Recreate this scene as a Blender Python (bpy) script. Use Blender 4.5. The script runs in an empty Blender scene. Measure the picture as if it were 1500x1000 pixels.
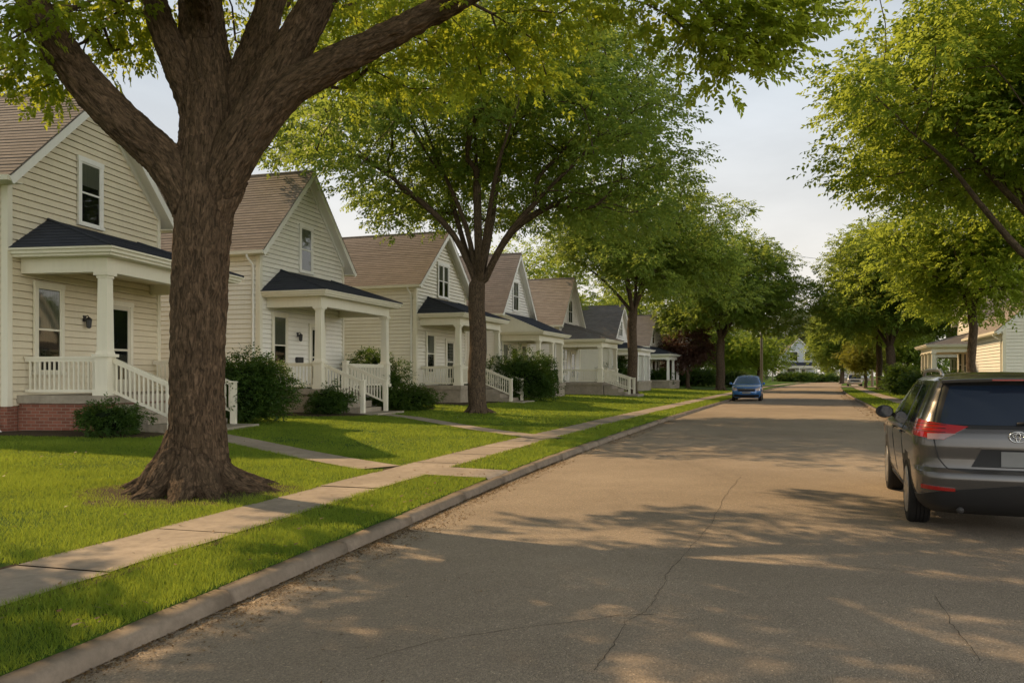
import bpy, bmesh, math, random
import numpy as np
from mathutils import Vector, Matrix, noise

random.seed(7); RNG = np.random.default_rng(7)
scene = bpy.context.scene
COL = scene.collection
F, CX, CY, CH = 1200.0, 750.0, 550.0, 1.65       # focal length (px of a 1500 px wide frame), principal column, horizon row, eye height

def at(u, v, d):
    """point seen at (u, v) at depth d"""
    return np.array([(u-CX)/F*d, d, CH+(CY-v)/F*d])

# ------------------------------------------------------------------ objects
def tag(o, label=None, cat=None, group=None, kind=None):
    if label: o['label'] = label
    if cat: o['category'] = cat
    if group: o['group'] = group
    if kind: o['kind'] = kind
    return o

def thing(name, label, cat, loc=(0, 0, 0), rz=0.0, group=None):
    o = bpy.data.objects.new(name, None); COL.objects.link(o)
    o.location = loc; o.rotation_euler = (0, 0, rz); o.empty_display_size = .2
    return tag(o, label, cat, group)

def copy_tree(o, parent=None):
    c = o.copy(); COL.objects.link(c)
    if parent is not None: c.parent = parent
    for ch in list(o.children): copy_tree(ch, c)
    return c

class MB:
    """collects faces and links them as one mesh object"""
    def __init__(s): s.v = []; s.f = []; s.uv = []; s.mi = []; s.cur = 0
    def vert(s, p, uv=(0, 0)):
        s.v.append((float(p[0]), float(p[1]), float(p[2]))); s.uv.append((float(uv[0]), float(uv[1]))); return len(s.v)-1
    def face(s, pts, uvs=None):
        k = [s.vert(p, uvs[i] if uvs else (0, 0)) for i, p in enumerate(pts)]
        s.f.append(k); s.mi.append(s.cur); return k
    def idx(s, k): s.f.append(list(k)); s.mi.append(s.cur)
    def box(s, x0, x1, y0, y1, z0, z1, tx=0., ty=0.):
        """box; tx, ty narrow the top"""
        p = [(x0, y0, z0), (x1, y0, z0), (x1, y1, z0), (x0, y1, z0),
             (x0+tx, y0+ty, z1), (x1-tx, y0+ty, z1), (x1-tx, y1-ty, z1), (x0+tx, y1-ty, z1)]
        for q in ((3, 2, 1, 0), (4, 5, 6, 7), (0, 1, 5, 4), (1, 2, 6, 5), (2, 3, 7, 6), (3, 0, 4, 7)):
            s.face([p[i] for i in q])
    def beam(s, a, b, w, h, up=(0, 0, 1)):
        """bar from a to b, w across, h along up"""
        a = Vector(a); b = Vector(b); d = (b-a).normalized(); up = Vector(up)
        side = d.cross(up).normalized(); up2 = side.cross(d).normalized()
        c = []
        for e in (a, b):
            for sx, sz in ((-1, -1), (1, -1), (1, 1), (-1, 1)): c.append(e+side*(sx*w/2)+up2*(sz*h/2))
        for q in ((0, 1, 2, 3), (7, 6, 5, 4), (0, 4, 5, 1), (1, 5, 6, 2), (2, 6, 7, 3), (3, 7, 4, 0)):
            s.face([c[i] for i in q])
    def tube(s, pts, rad, n=8, cap=True):
        pts = [Vector(p) for p in pts]
        if not hasattr(rad, '__len__'): rad = [rad]*len(pts)
        prev = None; rings = []; L = 0
        for i, p in enumerate(pts):
            t = (pts[min(i+1, len(pts)-1)]-pts[max(i-1, 0)])
            if t.length < 1e-9: t = Vector((0, 0, 1))
            t.normalize()
            if prev is None:
                ref = Vector((0, 0, 1)) if abs(t.z) < .9 else Vector((1, 0, 0)); x = t.cross(ref).normalized()
            else:
                x = prev-t*prev.dot(t)
                x = x.normalized() if x.length > 1e-6 else t.orthogonal().normalized()
            prev = x; y = t.cross(x)
            if i: L += (p-pts[i-1]).length
            rings.append([s.vert(p+(x*math.cos(2*math.pi*k/n)+y*math.sin(2*math.pi*k/n))*rad[i], (k/n*max(rad[i], .02)*6.28, L)) for k in range(n)])
        for i in range(len(rings)-1):
            A, B = rings[i], rings[i+1]
            for k in range(n): s.idx((A[k], A[(k+1) % n], B[(k+1) % n], B[k]))
        if cap: s.idx(rings[0][::-1]); s.idx(rings[-1])
    def lathe(s, prof, n=24, c=(0, 0, 0), axis='z'):
        """prof: (radius, height) pairs; turned round the axis through c"""
        R = []
        for r, h in prof:
            ring = []
            for k in range(n):
                a = 2*math.pi*k/n; p = (r*math.cos(a), r*math.sin(a), h)
                if axis == 'x': p = (h, p[0], p[1])
                ring.append(s.vert((p[0]+c[0], p[1]+c[1], p[2]+c[2])))
            R.append(ring)
        for i in range(len(R)-1):
            for k in range(n): s.idx((R[i][k], R[i][(k+1) % n], R[i+1][(k+1) % n], R[i+1][k]))
        s.idx(R[0][::-1]); s.idx(R[-1])
    def build(s, name, mats, parent=None, smooth=False):
        me = bpy.data.meshes.new(name); me.from_pydata(s.v, [], s.f)
        uv = me.uv_layers.new(name='UVMap')
        li = np.empty(len(me.loops), dtype=np.int32); me.loops.foreach_get('vertex_index', li)
        uv.data.foreach_set('uv', np.array(s.uv, dtype=np.float32)[li].ravel())
        if not isinstance(mats, (list, tuple)): mats = [mats]
        for m in mats: me.materials.append(m)
        if len(mats) > 1: me.polygons.foreach_set('material_index', s.mi)
        if smooth: me.polygons.foreach_set('use_smooth', [True]*len(me.polygons))
        me.update()
        o = bpy.data.objects.new(name, me); COL.objects.link(o)
        if parent is not None: o.parent = parent
        return o

def np_mesh(name, V, Fc, mats, parent=None, uv=None, smooth=False):
    """mesh from numpy arrays; Fc (n,3) or (n,4); uv per vertex"""
    V = np.asarray(V, np.float32); Fc = np.asarray(Fc, np.int32); n, k = Fc.shape
    me = bpy.data.meshes.new(name)
    me.vertices.add(len(V)); me.vertices.foreach_set('co', V.ravel())
    me.loops.add(n*k); me.loops.foreach_set('vertex_index', Fc.ravel())
    me.polygons.add(n); me.polygons.foreach_set('loop_start', np.arange(0, n*k, k, dtype=np.int32))
    if uv is not None:
        l = me.uv_layers.new(name='UVMap'); l.data.foreach_set('uv', np.asarray(uv, np.float32)[Fc.ravel()].ravel())
    me.materials.append(mats)
    me.update(calc_edges=True)
    if smooth: me.polygons.foreach_set('use_smooth', np.ones(n, bool))
    o = bpy.data.objects.new(name, me); COL.objects.link(o)
    if parent is not None: o.parent = parent
    return o

# ------------------------------------------------------------------ materials
class NT:
    def __init__(s, name):
        s.m = bpy.data.materials.new(name); s.m.use_nodes = True
        s.t = s.m.node_tree; s.t.nodes.clear(); s.out = s.n('ShaderNodeOutputMaterial')
    def n(s, typ, **kw):
        nd = s.t.nodes.new(typ)
        for k, v in kw.items():
            if k.startswith('i_'):
                nm = k[2:].replace('_', ' ')
                nd.inputs[nm].default_value = v
            else: setattr(nd, k, v)
        return nd
    def l(s, a, b): s.t.links.new(a, b)
    def ramp(s, fac, stops):
        r = s.n('ShaderNodeValToRGB'); e = r.color_ramp.elements
        while len(e) < len(stops): e.new(.5)
        for i, (p, c) in enumerate(stops): e[i].position = p; e[i].color = (*c, 1)
        s.l(fac, r.inputs['Fac']); return r.outputs['Color']
    def mix(s, fac, a, b, mode='MIX'):
        m = s.n('ShaderNodeMix', data_type='RGBA', blend_type=mode)
        for inp, v in ((m.inputs[0], fac), (m.inputs[6], a), (m.inputs[7], b)):
            if hasattr(v, 'links') or hasattr(v, 'is_linked'): s.l(v, inp)
            elif isinstance(v, (int, float)): inp.default_value = v
            else: inp.default_value = (*v, 1)
        return m.outputs[2]
    def noise(s, vec, scale, detail=4, rough=.55, dist=0.):
        nd = s.n('ShaderNodeTexNoise'); nd.inputs['Scale'].default_value = scale
        nd.inputs['Detail'].default_value = detail; nd.inputs['Roughness'].default_value = rough; nd.inputs['Distortion'].default_value = dist
        if vec is not None: s.l(vec, nd.inputs['Vector'])
        return nd.outputs['Fac']
    def mapping(s, vec, sc=(1, 1, 1)):
        m = s.n('ShaderNodeMapping'); m.inputs['Scale'].default_value = sc; s.l(vec, m.inputs['Vector']); return m.outputs['Vector']
    def obj(s): return s.n('ShaderNodeTexCoord').outputs['Object']
    def pos(s): return s.n('ShaderNodeNewGeometry').outputs['Position']
    def uv(s): return s.n('ShaderNodeTexCoord').outputs['UV']
    def math(s, op, a, b=None):
        m = s.n('ShaderNodeMath', operation=op)
        for i, v in enumerate((a, b)):
            if v is None: continue
            if isinstance(v, (int, float)): m.inputs[i].default_value = v
            else: s.l(v, m.inputs[i])
        return m.outputs[0]
    def bump(s, h, strength=.3, dist=.01):
        b = s.n('ShaderNodeBump'); b.inputs['Strength'].default_value = strength; b.inputs['Distance'].default_value = dist
        s.l(h, b.inputs['Height']); return b.outputs['Normal']
    def bsdf(s, col, rough=.6, normal=None, spec=.4, metal=0., coat=0.):
        b = s.n('ShaderNodeBsdfPrincipled')
        if isinstance(col, tuple): b.inputs['Base Color'].default_value = (*col, 1)
        else: s.l(col, b.inputs['Base Color'])
        if isinstance(rough, (int, float)): b.inputs['Roughness'].default_value = rough
        else: s.l(rough, b.inputs['Roughness'])
        b.inputs['Specular IOR Level'].default_value = spec; b.inputs['Metallic'].default_value = metal
        b.inputs['Coat Weight'].default_value = coat; b.inputs['Coat Roughness'].default_value = .04
        if normal is not None: s.l(normal, b.inputs['Normal'])
        s.l(b.outputs[0], s.out.inputs['Surface']); return b

def mul(c, k): return tuple(min(1, x*k) for x in c)

def m_paint(name, c, rough=.5, var=.14, scale=1.5):
    t = NT(name); p = t.obj()
    a = t.noise(p, scale, 5, .6); b = t.noise(t.mapping(p, (6, 6, .7)), 2.5, 4)
    col = t.mix(a, mul(c, 1-var), mul(c, 1+var*.5)); col = t.mix(t.math('MULTIPLY', b, .35), col, mul(c, .62))
    t.bsdf(col, rough, t.bump(t.noise(p, 60, 3), .08, .004), .35); return t.m

def m_flat(name, c, rough=.5, spec=.4, metal=0., coat=0.):
    t = NT(name); p = t.obj()
    t.bsdf(t.mix(t.noise(p, 9, 4), mul(c, .88), mul(c, 1.08)), rough, None, spec, metal, coat); return t.m

def m_shingle(name, c):
    t = NT(name); uv = t.uv()
    br = t.n('ShaderNodeTexBrick'); br.offset = .5; br.squash = 1
    for k, v in (('Scale', 1.), ('Mortar Size', .006), ('Brick Width', .30), ('Row Height', .16), ('Bias', 0.), ('Mortar Smooth', .3)): br.inputs[k].default_value = v
    br.inputs['Color1'].default_value = (*mul(c, .78), 1); br.inputs['Color2'].default_value = (*mul(c, 1.2), 1); br.inputs['Mortar'].default_value = (*mul(c, .45), 1)
    t.l(uv, br.inputs['Vector'])
    n1 = t.noise(uv, 1.1, 5, .65); n2 = t.noise(uv, 70, 2)
    col = t.mix(t.math('MULTIPLY', n1, .6), br.outputs['Color'], mul(c, .72))
    col = t.mix(t.math('MULTIPLY', n2, .5), col, mul(c, 1.35))
    h = t.math('ADD', t.math('MULTIPLY', n2, .4), t.math('MULTIPLY', br.outputs['Fac'], -1.))
    t.bsdf(col, .9, t.bump(h, .5, .01), .15); return t.m

def m_brick(name, c, mortar):
    t = NT(name); uv = t.uv()
    br = t.n('ShaderNodeTexBrick')
    for k, v in (('Scale', 1.), ('Mortar Size', .007), ('Brick Width', .22), ('Row Height', .075), ('Mortar Smooth', .2)): br.inputs[k].default_value = v
    br.inputs['Color1'].default_value = (*mul(c, .7), 1); br.inputs['Color2'].default_value = (*mul(c, 1.2), 1); br.inputs['Mortar'].default_value = (*mortar, 1)
    t.l(uv, br.inputs['Vector'])
    col = t.mix(t.math('MULTIPLY', t.noise(uv, 2, 5), .5), br.outputs['Color'], mul(c, .5))
    t.bsdf(col, .85, t.bump(t.math('SUBTRACT', t.noise(uv, 40, 3), br.outputs['Fac']), .6, .012), .2); return t.m

def m_concrete(name, c, scale=1.):
    t = NT(name); p = t.pos()
    a = t.noise(p, .9*scale, 6, .65); b = t.noise(p, 7*scale, 5, .7); g = t.noise(p, 160, 2)
    col = t.mix(t.ramp(a, [(.3, (0, 0, 0)), (.7, (1, 1, 1))]), mul(c, .62), mul(c, 1.18)); col = t.mix(t.ramp(b, [(.42, (0, 0, 0)), (.68, (.6, .6, .6))]), col, mul(c, .48))
    col = t.mix(t.math('MULTIPLY', g, .30), col, mul(c, 1.5))
    h = t.math('ADD', t.math('MULTIPLY', b, .6), t.math('MULTIPLY', g, .4))
    t.bsdf(col, .85, t.bump(h, .45, .012), .25); return t.m

def m_asphalt():
    t = NT('asphalt'); p = t.pos()
    big = t.noise(p, .22, 5, .6); mid = t.noise(p, 1.7, 6, .7); fine = t.noise(p, 75, 3, .6)
    v = t.n('ShaderNodeTexVoronoi'); v.inputs['Scale'].default_value = 105; t.l(p, v.inputs['Vector'])
    c = (.42, .342, .256)
    col = t.mix(t.ramp(big, [(.32, (0, 0, 0)), (.68, (1, 1, 1))]), mul(c, .74), mul(c, 1.16)); col = t.mix(t.math('MULTIPLY', mid, .6), col, mul(c, .60))
    st = t.noise(t.mapping(p, (1.1, .35, 1)), .9, 5, .7); col = t.mix(t.ramp(st, [(.56, (0, 0, 0)), (.75, (.45, .45, .45))]), col, mul(c, .45))
    stone = t.ramp(v.outputs['Color'], [(0, (.40, .40, .40)), (.6, (.88, .88, .88)), (.86, (1.15, 1.12, 1.08)), (1, (2.6, 2.5, 2.3))])
    far = t.n('ShaderNodeCameraData').outputs['View Distance'] if False else None
    col = t.mix(.62, col, stone, 'MULTIPLY')
    h = t.math('ADD', fine, t.math('MULTIPLY', v.outputs['Distance'], -.9))
    t.bsdf(col, .9, t.bump(h, .6, .012), .06); return t.m

def m_soil(name, c1, c2):
    t = NT(name); p = t.pos()
    t.bsdf(t.mix(t.noise(p, 5, 6, .7), c1, c2), .95, t.bump(t.noise(p, 30, 5), .8, .03), .1); return t.m

def m_lawn():
    t = NT('lawn_turf'); p = t.pos()
    a = t.noise(p, .35, 5, .6); b = t.noise(p, 26, 5, .75); c3 = t.noise(t.mapping(p, (1, .5, 1)), 3.0, 5, .7)
    col = t.mix(a, (.070, .150, .018), (.135, .215, .028))
    col = t.mix(t.math('MULTIPLY', c3, .55), col, (.055, .105, .014))
    col = t.mix(t.ramp(b, [(.35, (0, 0, 0)), (.75, (.75, .75, .75))]), col, (.025, .060, .008))
    t.bsdf(col, .9, t.bump(b, 1., .06), .12); return t.m

def m_leaf(name, cols, trans, tw=.45, rough=.5):
    """uv.x is a random number per leaf"""
    t = NT(name); sep = t.n('ShaderNodeSeparateXYZ'); t.l(t.uv(), sep.inputs[0])
    n = len(cols)
    col = t.ramp(sep.outputs[0], [(i/(n-1), c) for i, c in enumerate(cols)])
    big = t.noise(t.pos(), .55, 3, .5)
    col = t.mix(t.math('MULTIPLY', big, .55), col, mul(cols[0], .75))
    d = t.n('ShaderNodeBsdfPrincipled'); t.l(col, d.inputs['Base Color']); d.inputs['Roughness'].default_value = rough; d.inputs['Specular IOR Level'].default_value = .22
    tr = t.n('ShaderNodeBsdfTranslucent'); tc = t.mix(.65, col, trans); t.l(tc, tr.inputs['Color'])
    mx = t.n('ShaderNodeMixShader'); mx.inputs[0].default_value = tw
    t.l(d.outputs[0], mx.inputs[1]); t.l(tr.outputs[0], mx.inputs[2]); t.l(mx.outputs[0], t.out.inputs['Surface']); return t.m

def m_bark(name, c, sc=1., depth=.02):
    """vector attribute 'bark' runs round and along the limb"""
    t = NT(name); at_ = t.n('ShaderNodeAttribute', attribute_name='bark').outputs['Vector']
    a = t.noise(t.mapping(at_, (1, 1, .26)), 27*sc, 7, .72, 1.1); b = t.noise(t.mapping(at_, (1, 1, .45)), 60*sc, 4, .6)
    g = t.noise(t.pos(), 1.2, 4)
    r = t.ramp(a, [(.38, mul(c, .12)), (.50, mul(c, .9)), (.64, mul(c, 2.1))])
    col = t.mix(t.math('MULTIPLY', b, .5), r, mul(c, .55)); col = t.mix(t.math('MULTIPLY', g, .35), col, mul((c[0]*.8, c[1]*1.0, c[2]*.9), .9))
    h = t.math('ADD', a, t.math('MULTIPLY', b, .3))
    t.bsdf(col, .9, t.bump(h, 1., depth), .15); return t.m

def m_glass(name, c, rough=.04, var=True):
    t = NT(name); p = t.obj()
    n = t.noise(t.mapping(p, (2, 2, 5)), 2.2, 4, .6, 1.)
    col = t.ramp(n, [(.35, mul(c, .5)), (.62, c), (.8, mul(c, 2.2))]) if var else c
    t.bsdf(col, rough, t.bump(t.noise(p, 1.8, 2), .05, .02), .7); return t.m

M = {}
M['tan_siding'] = m_paint('tan_siding', (.79, .70, .52))
M['cream_siding'] = m_paint('cream_siding', (.90, .865, .765))
M['beige_siding'] = m_paint('beige_siding', (.86, .81, .68))
M['white_siding'] = m_paint('white_siding', (.90, .87, .80))
M['grey_siding'] = m_paint('grey_siding', (.55, .58, .60))
M['white_trim'] = m_paint('white_trim', (.90, .875, .81), .4, .08)
M['cream_trim'] = m_paint('cream_trim', (.84, .79, .64), .45, .1)
M['brown_shingle'] = m_shingle('brown_shingle', (.215, .188, .168))
M['tan_shingle'] = m_shingle('tan_shingle', (.29, .255, .225))
M['slate_shingle'] = m_shingle('slate_shingle', (.05, .055, .07))
M['grey_shingle'] = m_shingle('grey_shingle', (.17, .16, .155))
M['brick'] = m_brick('brick', (.30, .115, .075), (.34, .28, .22))
M['concrete'] = m_concrete('concrete', (.34, .29, .22))
M['step_concrete'] = m_concrete('step_concrete', (.36, .31, .24))
M['sidewalk'] = m_concrete('sidewalk_concrete', (.36, .295, .23))
M['kerb'] = m_concrete('kerb_concrete', (.235, .185, .135), 1.6)
M['asphalt'] = m_asphalt()
M['crack'] = m_flat('crack_tar', (.085, .068, .050), .9, .1)
M['soil'] = m_soil('soil', (.05, .036, .022), (.10, .075, .045))
M['lawn'] = m_lawn()
M['glass'] = m_glass('window_glass', (.035, .038, .032))
def m_pane():
    t = NT('clear_pane'); fr = t.n('ShaderNodeFresnel'); fr.inputs['IOR'].default_value = 1.5
    gl = t.n('ShaderNodeBsdfGlossy'); gl.inputs['Roughness'].default_value = .03; gl.inputs['Color'].default_value = (.9, .92, .92, 1)
    t.l(t.bump(t.noise(t.obj(), 1.3, 2), .02, .02), gl.inputs['Normal'])
    tr = t.n('ShaderNodeBsdfTransparent'); tr.inputs['Color'].default_value = (.62, .65, .62, 1)
    mx = t.n('ShaderNodeMixShader'); t.l(t.math('ADD', t.math('MULTIPLY', fr.outputs[0], .8), .05), mx.inputs[0]); t.l(tr.outputs[0], mx.inputs[1]); t.l(gl.outputs[0], mx.inputs[2]); t.l(mx.outputs[0], t.out.inputs['Surface']); return t.m
M['pane'] = m_pane()
def m_cloth(name, c):
    t = NT(name); p = t.obj(); f = t.noise(t.mapping(p, (1, 9, .35)), 5, 4, .6)
    t.bsdf(t.mix(f, mul(c, .45), mul(c, 1.15)), .9, t.bump(f, .6, .02), .05); return t.m
M['curtain'] = m_cloth('curtain_cloth', (.34, .33, .27)); M['dark_blind'] = m_cloth('dark_blind', (.022, .024, .021))  # second cloth is a near-black sheet standing in for the unlit room
M['dark_metal'] = m_flat('dark_metal', (.02, .02, .022), .4, .5)
M['door'] = m_paint('door_paint', (.66, .62, .50), .4)
M['wood_door'] = m_paint('wood_door', (.25, .13, .06), .4)
M['bark_big'] = m_bark('bark_big', (.125, .080, .049), 1., .05)
M['bark'] = m_bark('bark', (.105, .072, .048), 1., .02)
M['twig'] = m_flat('twig_bark', (.06, .042, .03), .9, .1)
G1 = [(.035, .075, .010), (.075, .13, .014), (.12, .17, .018)]
M['leaf_near'] = m_leaf('leaf_near', [(.06, .115, .010), (.12, .185, .014), (.20, .24, .018)], (.72, .79, .07), .56)
M['leaf_mid'] = m_leaf('leaf_mid', [(.045, .095, .018), (.082, .15, .024), (.16, .225, .034)], (.58, .71, .11), .54)
M['leaf_deep'] = m_leaf('leaf_deep', [(.045, .090, .018), (.080, .14, .024), (.15, .21, .034)], (.58, .70, .11), .54)
M['leaf_bright'] = m_leaf('leaf_bright', [(.065, .125, .016), (.115, .185, .022), (.19, .25, .03)], (.66, .78, .10), .56)
M['leaf_yellow'] = m_leaf('leaf_yellow', [(.11, .13, .025), (.17, .19, .03), (.25, .25, .04)], (.52, .50, .06), .45)
M['leaf_haze'] = m_leaf('leaf_haze', [(.13, .17, .09), (.17, .21, .11), (.22, .25, .13)], (.40, .44, .18), .4)  # leaf colours paled to carry the distant haze
M['leaf_purple'] = m_leaf('leaf_purple', [(.065, .036, .032), (.11, .062, .050), (.17, .10, .075)], (.30, .15, .10), .36)
M['leaf_bush'] = m_leaf('leaf_bush', [(.026, .058, .014), (.048, .098, .018), (.085, .145, .026)], (.22, .34, .03), .32)
M['leaf_shrub'] = m_leaf('leaf_shrub', [(.035, .07, .014), (.06, .11, .018), (.10, .16, .025)], (.25, .34, .04), .35)
M['grass'] = m_leaf('grass_blade', [(.062, .120, .012), (.150, .235, .020), (.28, .325, .04)], (.60, .70, .08), .44, .6)
M['dry_leaf'] = m_leaf('dry_leaf', [(.11, .065, .03), (.20, .125, .06), (.34, .235, .12)], (.4, .26, .1), .15)
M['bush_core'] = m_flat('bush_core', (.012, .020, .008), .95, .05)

# ------------------------------------------------------------------ street frame
KP = [(-40, -14.3), (-15, -7.6), (0, -3.6), (4.4, -2.42), (7.5, -1.56), (13, .02), (25, 4.0), (50, 13.0), (75, 22.2), (104, 33.4), (165, 58.4), (230, 88), (330, 140), (480, 228), (700, 370)]
KY = np.array([p[0] for p in KP], float); KX = np.array([p[1] for p in KP], float)
def _slopes():
    d = np.diff(KX)/np.diff(KY); m = np.empty(len(KX)); m[0] = d[0]; m[-1] = d[-1]
    h = np.diff(KY); m[1:-1] = (d[:-1]*h[1:]+d[1:]*h[:-1])/(h[:-1]+h[1:]); return m
KM = _slopes()
def kerb(y):
    y = np.asarray(y, float); i = np.clip(np.searchsorted(KY, y)-1, 0, len(KY)-2)
    h = KY[i+1]-KY[i]; t = (y-KY[i])/h
    x = (2*t**3-3*t**2+1)*KX[i]+(t**3-2*t**2+t)*h*KM[i]+(-2*t**3+3*t**2)*KX[i+1]+(t**3-t**2)*h*KM[i+1]
    s = ((6*t**2-6*t)*KX[i]+(-6*t**2+6*t)*KX[i+1])/h+(3*t**2-4*t+1)*KM[i]+(3*t**2-2*t)*KM[i+1]
    return x, s
def rf(t, s):
    """point s metres left of the left kerb line at station t (s < 0 is the road side)"""
    x, m = kerb(t); c = 1/np.sqrt(1+m*m)
    return x-c*s, np.asarray(t, float)+m*c*s
ROADW = 7.7
KT = .105                                        # kerb top
def gz(s):
    """ground height left of the kerb"""
    s = np.asarray(s, float); q = np.clip((s-2.0)/8.5, 0, 1); q = q*q*(3-2*q)
    return KT+.012+.02*np.clip(s/1.1, 0, 1)+.22*q
def gxy(x, y):
    kx, m = kerb(y); s = (kx-x)/np.sqrt(1+m*m)
    return float(gz(s)) if s > 0 else (0. if s > -ROADW else float(gz(-s-ROADW)))

def ribbon(name, ts, ss, zf, mat, kind='structure', uvs=False):
    """sheet between stations ts and offsets ss"""
    T, S = np.meshgrid(ts, ss, indexing='ij'); X, Y = rf(T, S); Z = zf(T, S)
    V = np.stack([X, Y, Z], -1).reshape(-1, 3); n, m = T.shape
    i, j = np.meshgrid(np.arange(n-1), np.arange(m-1), indexing='ij'); a = (i*m+j).ravel()
    Fc = np.stack([a, a+1, a+m+1, a+m], -1)
    Fc = Fc[:, ::-1]
    if ss[-1] < ss[0]: Fc = Fc[:, ::-1]
    o = np_mesh(name, V, Fc, mat, None, np.stack([S, T], -1).reshape(-1, 2), True)
    return tag(o, kind=kind)

TS = np.concatenate([np.arange(-30, 40, .5), np.arange(40, 120, 2), np.arange(120, 700, 10)])
fl = lambda z: (lambda T, S: np.full(T.shape, z))
def road_z(T, S):                                 # slight crown
    q = np.clip(-S/ROADW, 0, 1); return .05*4*q*(1-q)*.9
ribbon('road', TS, np.linspace(0.02, -ROADW-.02, 15), road_z, M['asphalt'])
# one big ground sheet to the horizon
g = MB(); g.face([(-1500, -600, -.06), (1500, -600, -.06), (1500, 2500, -.06), (-1500, 2500, -.06)])
tag(g.build('ground', M['lawn']), kind='structure')

def kerb_strip(name, side):
    """rounded kerb with joints"""
    prof = [(0, -.02), (.006, .03), (.015, KT-.035), (.03, KT-.012), (.055, KT), (.15, KT+.004), (.165, KT-.03)]
    mb = MB(); t = -10.
    while t < 300:
        L = random.uniform(1.45, 1.9) if t < 60 else 12.; g_ = .020 if t < 60 else .012
        rings = []; k = 6 if t < 40 else 3
        jig = random.uniform(-.012, .012); jz = random.uniform(-.008, .006)
        for i in range(k+1):
            tt = t+g_+(L-2*g_)*i/k; rg = []
            for s, z in prof:
                w = noise.noise((tt*1.7, s*9, side*5.))*.008 if t < 45 else 0
                ss = s+jig+w; x, y = rf(tt, ss if side > 0 else -ROADW-ss)
                rg.append(mb.vert((x, y, z+(jz+w if z > 0 else 0))))
            rings.append(rg)
        for i in range(k):
            for j in range(len(prof)-1):
                q = (rings[i][j], rings[i][j+1], rings[i+1][j+1], rings[i+1][j])
                mb.idx(q if side > 0 else q[::-1])
        a = rings[0]; b = rings[-1]; mb.idx(a if side < 0 else a[::-1]); mb.idx(b[::-1] if side < 0 else b)
        t += L
    return tag(mb.build(name, M['kerb'], None, True), kind='structure')
kerb_strip('kerb', 1); kerb_strip('kerb', -1)

# verge, sidewalk and lawn on the left; the same on the right
CROSS = (12.15, 13.15)                           # paved crossing of the verge
GAP = .004
def strip_z(off=0.): return lambda T, S: gz(np.where(S > 0, S, -S-ROADW))+off
for nm, a, b in (('verge', -30, CROSS[0]), ('verge', CROSS[1], 300)):
    ts = np.unique(np.concatenate([[a, b], TS[(TS > a) & (TS < b)]]))
    ribbon(nm, ts, np.array([.11, .165, .5, 1.12]), (lambda T, S: np.where(S < .15, KT-.03, gz(S)-.004)), M['lawn'])
ts = np.linspace(*CROSS, 5); ribbon('path', ts, np.array([.10, .15, .6, 1.13]), (lambda T, S: np.where(S < .12, KT-.03, gz(S)+.010)), M['sidewalk'])
TL = TS[TS < 420]
ribbon('lawn', TL, np.concatenate([np.linspace(2.0, 14, 16), [20, 40, 80, 140]]), lambda T, S: gz(S), M['lawn'])
ribbon('verge', TL, -ROADW-np.linspace(.165, 1.6, 4), strip_z(), M['lawn'])
ribbon('lawn', TL, -ROADW-np.concatenate([np.linspace(2.6, 12, 10), [20, 40, 80, 140]]), strip_z(), M['lawn'])

def slabs(name, s0, s1, t0, t1, L, sub=5):
    mb = MB(); t = t0
    while t < t1:
        gp = .006; jz = random.uniform(-.006, .006); tl = random.uniform(-.006, .006)
        r = []
        for i in range(sub+1):
            for j in range(4):
                tt = t+gp+(L-2*gp)*i/sub; s = s0+(s1-s0)*j/3
                if j in (0, 3): s += noise.noise((tt*2.1, s0, 3.3))*.035
                x, y = rf(tt, s); z = float(gz(abs(s) if s > 0 else -s-ROADW))+.012+jz+tl*(i/sub-.5)
                r.append(mb.vert((x, y, z)))
        for i in range(sub):
            for j in range(3):
                a = i*4+j; q = (r[a], r[a+4], r[a+5], r[a+1]); mb.idx(q if s1 < s0 else q)
        t += L
    o = mb.build(name, M['sidewalk'], None, True)
    bm = bmesh.new(); bm.from_mesh(o.data); bmesh.ops.recalc_face_normals(bm, faces=bm.faces); 
    for f in bm.faces:
        if f.normal.z < 0: f.normal_flip()
    bm.to_mesh(o.data); bm.free()
    return tag(o, kind='structure')
slabs('sidewalk', 1.12, 2.0, -8, 60, 1.55); slabs('sidewalk', 1.12, 2.0, 60.2, 180, 6., 2)
slabs('sidewalk', -ROADW-1.6, -ROADW-2.6, -4, 160, 4., 3)
# soil under the sidewalk shows in its joints
ribbon('soil_bed', TL, np.linspace(1.0, 2.1, 3), strip_z(.003), M['soil'])
ribbon('soil_bed', TL, -ROADW-np.linspace(1.5, 2.7, 3), strip_z(.003), M['soil'])

ribbon('driveway', np.linspace(108, 119, 6), -ROADW-np.linspace(.0, 9, 6), lambda T, S: np.full(T.shape, KT+.10), M['sidewalk'])
def walk(pts, w):
    mb = MB(); P = [Vector((x, y, 0)) for x, y in pts]
    fine = []
    for a, b in zip(P[:-1], P[1:]):
        k = max(2, int((b-a).length/.8))
        fine += [a.lerp(b, i/k) for i in range(k)]
    fine.append(P[-1]); rr = []
    for i, p in enumerate(fine):
        d = (fine[min(i+1, len(fine)-1)]-fine[max(0, i-1)]).normalized(); nrm = Vector((-d.y, d.x, 0))
        ring = []
        for j in range(4):
            ww = w*(j/3-.5)+(noise.noise((i*.7, j*2., w))*.03 if j in (0, 3) else 0)
            q = p+nrm*ww; ring.append(mb.vert((q.x, q.y, gxy(q.x, q.y)+.022)))
        rr.append(ring)
    for i in range(len(rr)-1):
        for j in range(3): mb.idx((rr[i][j], rr[i+1][j], rr[i+1][j+1], rr[i][j+1]))
    o = mb.build('path', M['sidewalk'], None, True)
    bm = bmesh.new(); bm.from_mesh(o.data)
    for f in bm.faces:
        if f.normal.z < 0: f.normal_flip()
    bm.to_mesh(o.data); bm.free(); return tag(o, kind='structure')
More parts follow.
